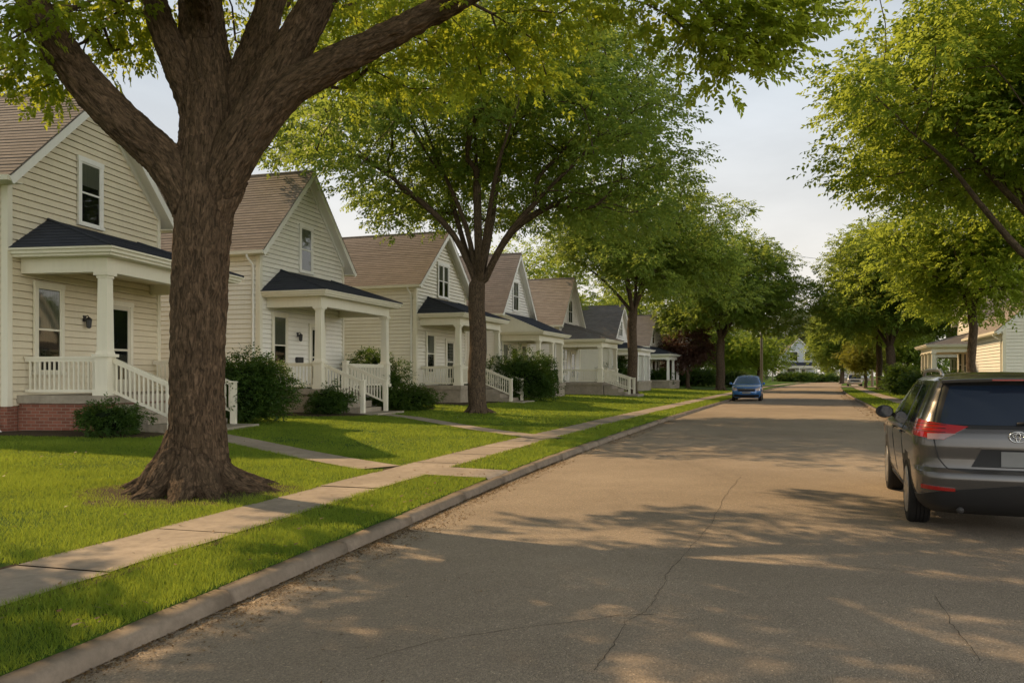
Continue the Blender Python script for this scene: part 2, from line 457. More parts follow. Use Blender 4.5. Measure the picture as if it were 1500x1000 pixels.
WALKS = [([(-7.3, 18.9), (-5.4, 16.9), (-2.15, 13.35)], .8), ([(-4.7, 28.0), (-3.2, 26.4), (.95, 19.6)], .7)]
for p, w in WALKS: walk(p, w)

# cracks in the road: thin dark ribbons
def crack(px, w=.011, seed=0):
    pts = []
    for u, v in px:
        d = F*CH/(v-CY); pts.append(np.array([(u-CX)/F*d, d]))
    out = []
    for a, b in zip(pts[:-1], pts[1:]):
        k = max(3, int(np.linalg.norm(b-a)/.06))
        for i in range(k):
            q = a+(b-a)*i/k
            j = .035*noise.noise((q[0]*3+seed, q[1]*3, 1))+.02*noise.noise((q[0]*13+seed, q[1]*13, 4))
            out.append(q+np.array([j, j*.7]))
    return out, w
cr = MB()
def roadz(x, y):
    kx, m = kerb(y); s = (kx-x)/math.sqrt(1+m*m); q = min(max(-s/ROADW, 0), 1); return .05*4*q*(1-q)*.9
for px, w, sd in (([(1085, 702), (1062, 730), (1040, 775), (1005, 815), (975, 850), (968, 872), (945, 905), (915, 920), (900, 955), (868, 998)], .003, 1),
                  ([(540, 972), (640, 945), (760, 928), (870, 916), (905, 910), (975, 908)], .0035, 5),
                  ([(1040, 820), (1180, 833), (1300, 842), (1420, 852), (1500, 862)], .004, 9),
                  ([(1265, 741), (1340, 748), (1420, 760)], .004, 3), ([(1370, 880), (1400, 930), (1440, 985)], .0035, 4)):
    pts, w = crack(px, w, sd); prev = None
    for i, q in enumerate(pts):
        d = pts[min(i+1, len(pts)-1)]-pts[max(0, i-1)]; d = d/(np.linalg.norm(d)+1e-9); nn = np.array([-d[1], d[0]])
        ww = w*(.5+.9*abs(noise.noise((i*.31, sd, 2.))))
        a = q+nn*ww; b = q-nn*ww
        cur = (cr.vert((a[0], a[1], roadz(*a)+.004)), cr.vert((b[0], b[1], roadz(*b)+.004)))
        if prev: cr.idx((prev[0], prev[1], cur[1], cur[0]))
        prev = cur
tag(cr.build('road_crack', M['crack']), kind='structure')

# planting beds along the porches: house corner x, y, heading, outline in house axes
BEDS = []
for hx, hy, ph, pts in ((-11.4, 18.5, 9, [(-1, -.9), (2.7, -1.0), (3.9, -.75), (3.95, .35), (2.4, .5), (0, .4)]), (-8.63, 28, 17, [(-.4, -1.3), (2.8, -1.5), (4.0, -.7), (3.9, .45), (2.4, .5), (0, .4)]),
                        (-4.46, 38, 19, [(-1, -1.2), (2.9, -1.3), (3.3, 3.2), (2.1, 3.2), (0, .4)]), (-8.63, 28, 17, [(2.4, 2.5), (3.9, 2.6), (4.2, 5.6), (3.6, 6.6), (2.2, 6.2)])):
    a = math.radians(ph); c, sn = math.cos(a), math.sin(a)
    BEDS.append([(hx+c*x+sn*y, hy-sn*x+c*y) for x, y in pts])
def in_bed(X, Y):
    hit = np.zeros(len(X), bool)
    for P in BEDS:
        ins = np.zeros(len(X), bool); j = len(P)-1
        for i in range(len(P)):
            (xi, yi), (xj, yj) = P[i], P[j]
            ins ^= ((yi > Y) != (yj > Y)) & (X < (xj-xi)*(Y-yi)/(yj-yi+1e-12)+xi); j = i
        hit |= ins
    return hit
for P in BEDS:
    mb = MB(); c = np.mean(P, 0); n = 24; ring = []
    k = len(P); Q = [np.array(P[i])+(np.array(P[(i+1) % k])-np.array(P[i]))*t for i in range(k) for t in (0, .25, .5, .75)]
    prev = [mb.vert((q[0], q[1], gxy(*q)+.012)) for q in Q]
    for f in (.8, .5, .2):
        cur = []
        for q in Q:
            p = c+(q-c)*f; cur.append(mb.vert((p[0], p[1], gxy(*p)+.05+.02*noise.noise((p[0]*4, p[1]*4, 0)))))
        for i in range(len(Q)): mb.idx((prev[i], prev[(i+1) % len(Q)], cur[(i+1) % len(Q)], cur[i]))
        prev = cur
    mb.idx(prev); o = mb.build('planting_bed', M['soil'])
    bm = bmesh.new(); bm.from_mesh(o.data)
    for f in bm.faces:
        if f.normal.z < 0: f.normal_flip()
    bm.to_mesh(o.data); bm.free(); tag(o, kind='structure')

mb = MB(); n_ = 48; prev = None; cx_, cy_ = -4.12, 10.5
for f in (1.35, 1.05, .6, .1):
    cur = []
    for k in range(n_):
        a = 2*math.pi*k/n_; r_ = f*(1+.28*noise.noise((math.cos(a)*1.5, math.sin(a)*1.5, 2.))+.12*noise.noise((math.cos(a)*5, math.sin(a)*5, 5.)))
        x_, y_ = cx_+math.cos(a)*r_, cy_+math.sin(a)*r_*.9; cur.append(mb.vert((x_, y_, gxy(x_, y_)+(.004 if f > 1.3 else .014+.012*noise.noise((x_*5, y_*5, 0))))))
    if prev:
        for k in range(n_): mb.idx((prev[k], prev[(k+1) % n_], cur[(k+1) % n_], cur[k]))
    prev = cur
mb.idx(prev); tag(mb.build('soil_patch', M['soil'], None, True), kind='structure')
# ------------------------------------------------------------------ grass blades and litter (stuff)
def on_walk(X, Y, grow=0.):
    hit = np.zeros(len(X), bool)
    for pts, w in WALKS:
        for (ax, ay), (bx, by) in zip(pts[:-1], pts[1:]):
            dx, dy = bx-ax, by-ay; t = np.clip(((X-ax)*dx+(Y-ay)*dy)/(dx*dx+dy*dy), 0, 1)
            hit |= np.hypot(X-ax-t*dx, Y-ay-t*dy) < w/2-.03+grow
    return hit
def grass(name, label, zones):
    Vs, Us = [], []
    for t0, t1, s0, s1, dens, h, w in zones:
        n = int((t1-t0)*abs(s1-s0)*dens)
        t = RNG.uniform(t0, t1, n); s = RNG.uniform(min(s0, s1), max(s0, s1), n)
        edge = np.minimum(np.abs(s-s0), np.abs(s1-s))
        X, Y = rf(t, np.where(s0 >= 0, s, s)); so = np.abs(s) if s0 >= 0 else -s-ROADW
        Z = gz(so)
        u = CX+F*X/np.maximum(Y, .5)
        keep = (u > -140) & (u < 1640) & (Y > 2.6) & ~on_walk(X, Y) & ~in_bed(X, Y)
        q_ = np.hypot(X+4.12, (Y-10.5)/.9); keep &= RNG.random(len(X)) < np.clip((q_-.75)/.75, .10, 1)
        bare = np.array([noise.noise((a_*.9+9, b_*.9, 1.))+.5*noise.noise((a_*3.1, b_*3.1, 6.)) for a_, b_ in zip(X, Y)]) if n < 300000 else np.zeros(len(X))
        keep &= RNG.random(len(X)) < np.clip(1.15+1.3*(bare+.15), .25, 1)
        if s0 >= 0 and s1 < 1.5: keep &= ~((t > CROSS[0]-.02) & (t < CROSS[1]+.02))
        X, Y, Z, t, s = X[keep], Y[keep], Z[keep], t[keep], s[keep]; n = len(X)
        # patchy height and tone
        ph = np.sin(X*2.1+1.3*np.sin(Y*1.7))*np.cos(Y*2.6+X)*.5+.5
        ph2 = np.sin(X*7.3+2*np.sin(Y*4.1))*np.cos(Y*6.9)*.5+.5
        hh = h*(.55+.5*ph*.6+.4*ph2*.5)*RNG.uniform(.6, 1.3, n)
        a = RNG.uniform(0, 2*np.pi, n); ln = RNG.uniform(.15, .95, n)*hh; la = RNG.uniform(0, 2*np.pi, n)
        ww = w*RNG.uniform(.7, 1.3, n)
        B = np.stack([X, Y, Z-.006], -1); side = np.stack([np.cos(a), np.sin(a), np.zeros(n)], -1)*ww[:, None]/2
        tip = B+np.stack([np.cos(la)*ln, np.sin(la)*ln, hh], -1)
        Vs.append(np.stack([B-side, B+side, tip], 1).reshape(-1, 3))
        big_ = np.array([noise.noise((a_*.55, b_*.55, 3.)) for a_, b_ in zip(X[::1], Y[::1])]) if n < 400000 else 0
        r = np.clip(RNG.normal(.42, .22, n)+.30*(ph-.5)+.15*(ph2-.5)+.5*big_, 0, 1); hh_ = 1+.5*big_; tip[:, 2] = B[:, 2]+(tip[:, 2]-B[:, 2])*hh_; Vs[-1] = np.stack([B-side, B+side, tip], 1).reshape(-1, 3)
        dry = RNG.random(n) < .03; r[dry] = 1
        Us.append(np.repeat(np.stack([r, np.zeros(n)], -1), 3, 0))
    V = np.concatenate(Vs); Fc = np.arange(len(V)).reshape(-1, 3)
    o = np_mesh(name, V, Fc, M['grass'], None, np.concatenate(Us)); return tag(o, label, 'grass', None, 'stuff')
grass('verge_grass', 'mown green grass on the strip between kerb and sidewalk', [
    (2.5, 8, .14, 1.16, 7000, .062, .0055), (8, 13, .14, 1.16, 4200, .06, .008), (13, 22, .15, 1.15, 1800, .06, .014), (22, 60, .15, 1.15, 420, .07, .035)])
grass('lawn_grass', 'mown green grass of the front lawns left of the sidewalk', [
    (6, 10.5, 1.96, 8, 4600, .062, .0065), (10.5, 15, 1.96, 9, 2700, .06, .009), (10.5, 15, 9, 14, 1500, .06, .012),
    (15, 24, 1.96, 9, 1100, .06, .016), (15, 24, 9, 13.5, 700, .06, .02), (24, 42, 1.96, 13, 300, .07, .035), (42, 80, 1.96, 12, 70, .08, .08)])
grass('lawn_grass', 'mown green grass on the far right beyond the right-hand kerb', [
    (22, 45, -ROADW-.15, -ROADW-1.62, 400, .07, .035), (22, 45, -ROADW-2.58, -ROADW-7, 300, .07, .035),
    (45, 90, -ROADW-.15, -ROADW-1.62, 90, .09, .08), (45, 90, -ROADW-2.58, -ROADW-9, 60, .09, .08)])

def litter(name, label, zones, mat):
    Vs, Us = [], []
    for t0, t1, s0, s1, n, size, zf in zones:
        t = RNG.uniform(t0, t1, n); q = RNG.random(n)**2.2; s = s0+(s1-s0)*q
        dens = np.array([noise.noise((a*.8, b*2, 7)) for a, b in zip(t, s)])
        k = dens > RNG.uniform(-.7, .25, n); t, s = t[k], s[k]; n = len(t)
        X, Y = rf(t, s); Z = np.array([zf(a, b, c) for a, b, c in zip(X, Y, s)])+.004
        C = np.stack([X, Y, Z], -1); a = RNG.uniform(0, 6.28, n); L = size*RNG.uniform(.35, 1.3, n)
        d = np.stack([np.cos(a), np.sin(a), RNG.uniform(-.1, .45, n)], -1); e = np.stack([-np.sin(a), np.cos(a), RNG.uniform(-.2, .4, n)], -1)
        P = np.stack([C-d*L[:, None]*.2, C+e*L[:, None]*.28+[0, 0, .004], C+d*L[:, None]*.8+[0, 0, .003], C-e*L[:, None]*.28+[0, 0, .006]], 1)
        P[..., 2] = np.maximum(P[..., 2], Z[:, None]-.0)
        Vs.append(P.reshape(-1, 3)); Us.append(np.repeat(np.stack([RNG.random(n), np.zeros(n)], -1), 4, 0))
    V = np.concatenate(Vs); Fc = np.arange(len(V)).reshape(-1, 4)
    return tag(np_mesh(name, V, Fc, mat, None, np.concatenate(Us)), label, 'fallen leaves', None, 'stuff')
rz_ = lambda x, y, s: roadz(x, y)
gz_ = lambda x, y, s: float(gz(s))+.045
litter('fallen_leaves', 'stray dry leaves lying in the grass and on the sidewalk', [(3, 14, .2, 1.1, 160, .05, gz_), (4, 16, 7.5, 2.05, 420, .05, gz_), (3, 18, 1.15, 1.95, 60, .045, lambda x, y, s: float(gz(s))+.02)], M['dry_leaf'])
litter('fallen_leaves', 'dry tan leaves and grit along the left kerb', [(3, 10, -.01, -.5, 2600, .028, rz_), (3, 16, -.01, -.2, 7000, .020, rz_), (10, 30, -.01, -.35, 3000, .04, rz_), (3, 12, -.01, -2.0, 500, .020, rz_)], M['dry_leaf'])
litter('fallen_leaves', 'dry tan leaves and grit along the right kerb', [(24, 90, -ROADW+.02, -ROADW+.7, 1600, .10, rz_)], M['dry_leaf'])

# ------------------------------------------------------------------ houses
def clip_band(poly, s, a, b):
    def cut(P, S, lim, sign):
        out, os_ = [], []
        for i in range(len(P)):
            p, q = P[i], P[(i+1) % len(P)]; sp, sq = sign*(S[i]-lim), sign*(S[(i+1) % len(P)]-lim)
            if sp >= 0: out.append(p); os_.append(S[i])
            if (sp > 0 > sq) or (sp < 0 < sq):
                t = sp/(sp-sq); out.append(p+(q-p)*t); os_.append(lim)
        return out, os_
    P, S = cut(poly, s, a, 1)
    if len(P) < 3: return [], []
    return cut(P, S, b, -1)
def courses(mb, poly, up, nrm, h, lip, jit=0., gap=0.):
    """clapboards or shingles: a planar convex polygon laid in lapped rows"""
    P = [Vector(p) for p in poly]; up = Vector(up).normalized(); nrm = Vector(nrm).normalized(); al = up.cross(nrm)
    S = [p.dot(up) for p in P]; a = min(S); top = max(S); base = a
    while a < top-1e-5:
        b = min(a+h, top); a0 = a; a = min(a+gap, b-1e-4)
        if gap:
            Q, T = clip_band(P, S, a0, a)
            if len(Q) >= 3: mb.face([q-nrm*.03 for q in Q])
        Q, T = clip_band(P, S, a, b)
        if len(Q) >= 3:
            l = lip*(1+random.uniform(-jit, jit)); f = lambda s: nrm*(l*(1-(s-a)/h)+.001)
            pts = [q+f(s) for q, s in zip(Q, T)]
            mb.face(pts, [(q.dot(al), s-base) for q, s in zip(Q, T)])
            low = sorted([q for q, s in zip(Q, T) if abs(s-a) < 1e-6], key=lambda q: q.dot(al))
            if len(low) >= 2:
                A, B = low[0], low[-1]; d_ = nrm*(.03 if gap else 0); mb.face([A-d_, A+nrm*(l+.001), B+nrm*(l+.001), B-d_], [(0, 0)]*4)
                if gap: mb.face([A-d_-up*gap, A-up*gap+nrm*.001, B-up*gap+nrm*.001, B-d_-up*gap])
        a = b
def fixn(o):
    bm = bmesh.new(); bm.from_mesh(o.data); bmesh.ops.recalc_face_normals(bm, faces=bm.faces); bm.to_mesh(o.data); bm.free(); return o

def window(root, y, z0, z1, w, style='double_hung', x=0., trim='white_trim', label=None, sill=True, pane='glass'):
    """window on the front wall x = const, centred at y"""
    t = .11; mb = MB(); o = .035
    mb.box(x+.004, x+o+.02, y-w/2-t, y-w/2, z0, z1); mb.box(x+.004, x+o+.02, y+w/2, y+w/2+t, z0, z1)
    mb.box(x+.004, x+o+.028, y-w/2-t-.02, y+w/2+t+.02, z1, z1+t+.02)
    mb.box(x+.004, x+o+.045, y-w/2-t-.03, y+w/2+t+.03, z0-.08, z0)
    if style == 'twin': mb.box(x+.004, x+o+.014, y-.05, y+.05, z0, z1)
    fr = mb.build('window', M[trim], root)
    if label: fr['label'] = label
    bays = [(y-w/2, y+w/2)] if style not in ('twin',) else [(y-w/2, y-.05), (y+.05, y+w/2)]
    for a, b in bays:
        s = MB(); e = .035; zm = z0+(z1-z0)*.5
        s.box(x+.004, x+.040, a, a+e, z0, z1); s.box(x+.004, x+.040, b-e, b, z0, z1)
        s.box(x+.004, x+.038, a+e, b-e, z0, z0+e); s.box(x+.004, x+.038, a+e, b-e, z1-e, z1); s.box(x+.004, x+.043, a+e, b-e, zm-.022, zm+.022)
        if style == 'muntin': s.box(x+.004, x+.036, (a+b)/2-.015, (a+b)/2+.015, z0+e, zm-.022); s.box(x+.004, x+.036, (a+b)/2-.0145, (a+b)/2+.0145, zm+.022, z1-e)
        s.build('sash', M[trim], fr)
        p = MB(); p.face([(x+.030, a+.01, z0+.01), (x+.030, b-.01, z0+.01), (x+.030, b-.01, z1-.01), (x+.030, a+.01, z1-.01)]); p.build('pane', M['pane'], fr)
        p = MB(); p.face([(x+.006, a+.01, z0+.01), (x+.006, b-.01, z0+.01), (x+.006, b-.01, z1-.01), (x+.006, a+.01, z1-.01)]); p.build('blind', M['dark_blind'], fr)  # dark sheet in place of the room's shade
        zc = z0+(z1-z0)*random.choice((.5, .5, .42, .62)); p = MB(); n_ = 22; rw = []
        for k in range(n_+1):
            yy = a+.015+(b-a-.03)*k/n_; xx = x+.015+.006*math.sin(k*1.9+z0); rw.append((p.vert((xx, yy, zc)), p.vert((xx, yy, z1-.012))))
        for k in range(n_): p.idx((rw[k][0], rw[k+1][0], rw[k+1][1], rw[k][1]))
        p.build('curtain', M['curtain'], fr, True)
    return fr

def door(root, y, z0, z1, w, trim, mat='door', x=.036):
    t = .11; mb = MB(); bx = mb.box; X = lambda m: (lambda a, b, *r: m.box(a+x-.003, b+x-.003, *r))
    box = X(mb)
    box(.004, .055, y-w/2-t, y-w/2, z0, z1); box(.004, .055, y+w/2, y+w/2+t, z0, z1); box(.004, .062, y-w/2-t-.02, y+w/2+t+.02, z1, z1+t+.02)
    mb.cur = 1
    a, b = y-w/2, y+w/2; st = .11
    box(.004, .036, a, a+st, z0, z1); box(.004, .036, b-st, b, z0, z1); box(.004, .035, a+st, b-st, z0, z0+.35); box(.004, .035, a+st, b-st, z1-st, z1); box(.004, .037, a+st, b-st, z0+1.12, z0+1.18)
    d = mb.build('door', [M[trim], M[mat]], root)
    p = MB(); p.face([(x+.022, a+st-.01, z0+.34), (x+.022, b-st+.01, z0+.34), (x+.022, b-st+.01, z1-st+.01), (x+.022, a+st-.01, z1-st+.01)]); p.build('pane', M['pane'], d)
    p = MB(); p.face([(x+.008, a+st-.01, z0+.34), (x+.008, b-st+.01, z0+.34), (x+.008, b-st+.01, z1-st+.01), (x+.008, a+st-.01, z1-st+.01)]); p.build('blind', M['dark_blind'], d)  # dark sheet behind the door glass, painted indoor gloom
    h = MB(); h.tube([(x+.03, a+.055, z0+1.0), (x+.075, a+.055, z0+1.0), (x+.08, a+.13, z0+1.0)], .011, 6); h.build('handle', M['dark_metal'], d, True)
    return d

def railing(name, root, a, b, za, zb, trim, h=.86, step=.125, low=.10):
    """a, b: plan points; za, zb: floor heights below the two ends"""
    mb = MB(); A = Vector((*a, za)); B = Vector((*b, zb)); U = Vector((0, 0, 1))
    mb.beam(A+U*h, B+U*h, .085, .055); mb.beam(A+U*(h-.06), B+U*(h-.06), .045, .06); mb.beam(A+U*low, B+U*low, .05, .06)
    L = (B-A).length; n = max(2, int(round(L/step)))
    for i in range(1, n):
        p = A.lerp(B, i/n); d = (B-A).normalized()
        mb.beam(p+U*(low+.02), p+U*(h-.08), .036, .036, (d.x, d.y, 0) if abs(d.x)+abs(d.y) > 0 else (1, 0, 0))
    return fixn(mb.build(name, M[trim], root))

def post(root, x, y, z0, z1, trim, ped=.92, r=.13):
    mb = MB()
    if ped:
        mb.box(x-r-.06, x+r+.06, y-r-.06, y+r+.06, z0, z0+.14); mb.box(x-r-.03, x+r+.03, y-r-.03, y+r+.03, z0+.14, z0+ped-.05)
        mb.box(x-r-.075, x+r+.075, y-r-.075, y+r+.075, z0+ped-.05, z0+ped+.02); mb.box(x-r-.02, x+r+.02, y-r-.02, y+r+.02, z0+ped+.02, z0+ped+.10, .02, .02)
        zb = z0+ped+.10
    else: zb = z0
    mb.box(x-r, x+r, y-r, y+r, zb, z1-.14, .02, .02)
    mb.box(x-r-.0, x+r+.0, y-r-.0, y+r+.0, z1-.14, z1-.08); mb.box(x-r-.045, x+r+.045, y-r-.045, y+r+.045, z1-.08, z1)
    return mb.build('porch_post', M[trim], root)

def house(label, X0, Y0, phi, W, D, ez, rz, siding='cream_siding', trim='cream_trim', roof='brown_shingle', side=1, facing=None,
          porch=None, gable=None, wins=(), lamp=None, mail=None, chimney=False, base='concrete', spout=True, detail=2, g=.33, course=.165, name='house', group=None, spouty=None, lip=.036, gap=.016):
    """local x: out of the front wall, local y: along the front, front wall on x = 0; side -1 puts it across the street"""
    ph = math.radians(phi); rot = -ph if side > 0 else math.pi-ph
    if facing is not None: rot = facing
    root = thing(name, label, 'house', (X0, Y0, 0), rot, group)
    fz = .95                                          # top of the foundation
    Wt, Tr = M[siding], M[trim]; oh, og = .36, .42; c = W/2; sl = (rz-ez)/c
    # walls
    mb = MB(); h = course
    courses(mb, [(0, 0, fz), (0, W, fz), (0, W, ez), (0, c, rz-.02), (0, 0, ez)], (0, 0, 1), (1, 0, 0), h, lip, 0., gap)
    courses(mb, [(0, 0, fz), (-D, 0, fz), (-D, 0, ez), (0, 0, ez)], (0, 0, 1), (0, -1, 0), h, lip, 0., gap)
    courses(mb, [(0, W, fz), (-D, W, fz), (-D, W, ez), (0, W, ez)], (0, 0, 1), (0, 1, 0), h, lip, 0., gap)
    mb.face([(-D, 0, fz), (-D, W, fz), (-D, W, ez), (-D, c, rz-.02), (-D, 0, ez)])
    mb.build('wall', Wt, root)
    # foundation
    mb = MB()
    for q in (((-.02, .02, g-.3), (-.02, W-.02, g-.3)), ((-D, .02, g-.3), (-.02, .02, g-.3)), ((-D, W-.02, g-.3), (-.02, W-.02, g-.3))):
        a, b = q; L = math.dist(a, b)
        mb.face([a, b, (b[0], b[1], fz), (a[0], a[1], fz)], [(0, 0), (L, 0), (L, fz), (0, fz)])
    mb.build('foundation', M[base], root)
    # corner boards
    for y in (0, W):
        s = -1 if y == 0 else 1; mb = MB(); e = lip+.014
        mb.face([(-.11, y+s*.002, fz), (-.11, y+s*e, fz), (e, y+s*e, fz), (e, y-s*.10, fz), (.002, y-s*.10, fz), (.002, y+s*.002, fz)])
        a = mb.f[-1]; b = [mb.vert((mb.v[i][0], mb.v[i][1], ez-.03)) for i in a]; mb.idx(b[::-1])
        for i in range(6): mb.idx((a[i], a[(i+1) % 6], b[(i+1) % 6], b[i]))
        fixn(mb.build('corner_board', Tr, root))
    # roof
    mb = MB(); ze = ez-oh*sl; th = .07
    for s in (-1, 1):
        ye = -oh if s < 0 else W+oh
        n = Vector((0, s*(rz-ze), (oh+c))).normalized(); up = Vector((0, -s*(oh+c), rz-ze)).normalized()
        o = n*th
        quad = [Vector((og, ye, ze))+o, Vector((og, c, rz))+o, Vector((-D-og, c, rz))+o, Vector((-D-og, ye, ze))+o]
        courses(mb, quad, up, n, .16, .012, .35)
        mb.face([quad[0], quad[1], Vector((og, c, rz))+n*.035, Vector((og, ye, ze))+n*.035])
        mb.face([quad[0], quad[3], Vector((-D-og, ye, ze))+n*.035, Vector((og, ye, ze))+n*.035])
    mb.tube([(og, c, rz+th+.03), (-D-og, c, rz+th+.03)], .055, 6)
    fixn(mb.build('roof', M[roof], root))
    # soffit and rake boards
    mb = MB()
    for s in (-1, 1):
        ye = -oh if s < 0 else W+oh
        n = Vector((0, s*(rz-ze), (oh+c))).normalized()
        for x in (og-.012, -D-og+.012):
            a = Vector((x, ye, ze)); b = Vector((x, c, rz)); dn = Vector((0, 0, -.17))
            mb.beam(a+n*.0+dn*.35, b+dn*.35, .024, .2, (0, 0, 1))
        q = [Vector((og-.03, ye, ze)), Vector((og-.03, c, rz)), Vector((-D-og+.03, c, rz)), Vector((-D-og+.03, ye, ze))]
        mb.face([p+n*.03 for p in q]); mb.face([p-n*.02 for p in q])
        # frieze under the soffit on the front wall
        y0 = 0. if s < 0 else W
        mb.beam((.04, y0, ez-.09), (.04, c, rz-.09-.02), .06, .12)
    fixn(mb.build('rake_board', M['white_trim'] if trim != 'white_trim' else Tr, root))
    # eave gutters
    for s in ((-1, 1) if detail > 1 else (-1,)):
        ye = -oh if s < 0 else W+oh; mb = MB()
        a, b = sorted((ye, ye+s*.11)); mb.box(-D-og, og-.02, a, b, ze-.07, ze+.045)
        if s > 0: mb.box(-D-og, og-.02, W+.01, ye, ze-.075, ze-.045)
        else: mb.box(-D-og, og-.02, ye, -.01, ze-.075, ze-.045)
        mb.build('gutter', Tr, root)
    if spout:
        yy = -.07 if spouty is None else spouty; s = -1 if yy < W/2 else 1
        mb = MB(); x = -.22
        ye = -oh-.05 if s < 0 else W+oh+.05
        mb.tube([(x, ye, ze-.05), (x, ye, ze-.16), (x, yy, ze-.40), (x, yy, fz-.2), (x, yy, g+.28), (x+.14, yy+s*.12, g+.10), (x+.34, yy+s*.28, g+.06)], .042, 8)
        mb.build('downspout', M['white_trim'], root, True)
    if chimney:
        mb = MB(); mb.box(-D*.55-.25, -D*.55+.25, c-.6, c-.1, rz-.8, rz+.7); mb.box(-D*.55-.3, -D*.55+.3, c-.65, c-.05, rz+.7, rz+.8)
        mb.build('chimney', M['brick'], root)
    # openings
    if gable: window(root, gable.get('y', c), gable['z0'], gable['z1'], gable['w'], gable.get('style', 'double_hung'), lip, 'white_trim', pane=gable.get('pane', 'glass'))
    for wn in wins:
        if wn[0] == 'door': door(root, wn[1], wn[2], wn[3], wn[4], trim, wn[5] if len(wn) > 5 else 'door')
        else: window(root, wn[1], wn[2], wn[3], wn[4], wn[5] if len(wn) > 5 else 'double_hung', lip, trim)
    if lamp:
        y, z = lamp; mb = MB(); mb.box(.02, .05, y-.05, y+.05, z-.02, z+.14); mb.tube([(.05, y, z+.10), (.13, y, z+.14), (.16, y, z+.10)], .012, 6)
        mb.lathe([(.02, z+.10), (.085, z+.04), (.075, z+.02), (.06, z-.16), (.03, z-.19)], 8, (.16, y, 0)); mb.build('wall_lantern', M['dark_metal'], root)
    if mail:
        y, z = mail; mb = MB(); mb.box(.022, .13, y-.2, y+.2, z-.12, z+.10); mb.box(.02, .14, y-.21, y+.21, z+.10, z+.13, .02, .02)
        mb.build('letterbox', M['dark_metal'], root)
    # porch
    if porch:
        P = dict(d=2.1, y0=.33, y1=W-.1, deck=1.2, eave=4.5, top=5.4, stairs=None, ped=True, o=.33, rail=True, roof='slate_shingle', posts=None, hip=1.25, shed=False, pbase=base, run=1.55); P.update(porch)
        d, y0, y1, dk, pe = P['d'], P['y0'], P['y1'], P['deck'], P['eave']; o = P['o']
        mb = MB(); mb.box(.0, d+.06, y0-.08, y1+.08, dk-.18, dk); mb.build('porch_deck', M['step_concrete'], root)
        mb = MB()
        for a, b in (((0, y0), (d, y0)), ((d, y0), (d, y1)), ((d, y1), (0, y1))):
            L = math.dist(a, b); mb.face([(*a, g-.3), (*b, g-.3), (*b, dk-.18), (*a, dk-.18)], [(0, 0), (L, 0), (L, 1), (0, 1)])
        mb.build('porch_base', M[P['pbase']], root)
        # beam and ceiling
        bz0, bz1 = pe-.50, pe-.16; mb = MB(); bw = .13; px = d-.17
        mb.box(.03, px+bw, y0+.17-bw, y0+.17+bw, bz0, bz1); mb.box(px-bw, px+bw, y0+.17+bw, y1-.17-bw, bz0, bz1-.002); mb.box(.03, px+bw, y1-.17-bw, y1-.17+bw, bz0, bz1)
        mb.box(.03, d-.31, y0+.31, y1-.31, bz1-.05, bz1-.01)
        mb.build('porch_beam', Tr, root)
        # cornice gutter
        mb = MB(); ex = d+o
        for z0_, z1_, e in ((pe-.16, pe-.10, -.08), (pe-.10, pe-.02, -.02), (pe-.02, pe+.025, .035)):
            mb.box(.03, ex+e, y0-o-e, y1+o+e, z0_, z1_)
        mb.build('porch_cornice', Tr, root)
        mb = MB(); pt = P['top']; e = .03; A = Vector((.03, y0-o-e, pe+.03)); B = Vector((ex+e, y0-o-e, pe+.03)); B2 = Vector((ex+e, y1+o+e, pe+.03)); A2 = Vector((.03, y1+o+e, pe+.03))
        if P['shed']:
            Cc = Vector((.03, y0-o-e, pt)); C2 = Vector((.03, y1+o+e, pt))
        else: Cc = Vector((.03, y0-o+P['hip'], pt)); C2 = Vector((.03, y1+o-P['hip'], pt))
        nf = (B2-B).cross(Cc-B).normalized(); nf = nf if nf.z > 0 else -nf
        courses(mb, [B, B2, C2, Cc], nf.cross(Vector((0, 1, 0))) if nf.cross(Vector((0, 1, 0))).z > 0 else -nf.cross(Vector((0, 1, 0))), nf, .16, .009, .3)
        if P['shed']:
            mb2 = MB(); mb2.face([A, B, Cc]); mb2.face([A2, B2, C2]); mb2.build('porch_gable', Tr, root)
        else:
            for tri in ((A, B, Cc), (B2, A2, C2)):
                n = (tri[1]-tri[0]).cross(tri[2]-tri[0]).normalized(); n = n if n.z > 0 else -n
                up = n.cross(Vector((1, 0, 0))); up = up if up.z > 0 else -up
                courses(mb, list(tri), up, n, .16, .009, .3)
            for a, b in ((B, Cc), (B2, C2)): mb.tube([a+Vector((0, 0, .015)), b+Vector((0, 0, .015))], .035, 6)
        fixn(mb.build('porch_roof', M[P['roof']], root))
        ys = P['posts'] or [y0+.17, y1-.17]
        for y in ys: post(root, px, y, dk, bz0, trim, .92 if P['ped'] else 0, P.get('r', .13))
        if P['rail']:
            railing('railing', root, (.05, y0+.17), (px-.17, y0+.17), dk, dk, trim)
            railing('railing', root, (.05, y1-.17), (px-.17, y1-.17), dk, dk, trim)
        st = P['stairs']
        if st:
            s0, s1 = st; nst = 4; run = P['run']; rise = (dk-g)/(nst+.0)
            if P['rail']:
                prev = y0+.17+.17
                if s0-prev > .5: railing('railing', root, (px, prev), (px, s0), dk, dk, trim)
                if (y1-.34)-s1 > .5: railing('railing', root, (px, s1), (px, y1-.34), dk, dk, trim)
            tr = run/nst
            mb = MB()
            for i in range(nst):
                z1_ = dk-rise*(i+1)+.0
                if z1_ > g+.02: mb.box(d+.06+tr*i, d+.06+tr*(i+1)+.03, s0-.02, s1+.02, g-.2, z1_)
            mb.box(d+.06+run-tr, d+.06+run+.45, s0-.15, s1+.15, g-.1, g+.07)
            mb.build('steps', M['step_concrete'], root)
            xe = d+run-.12
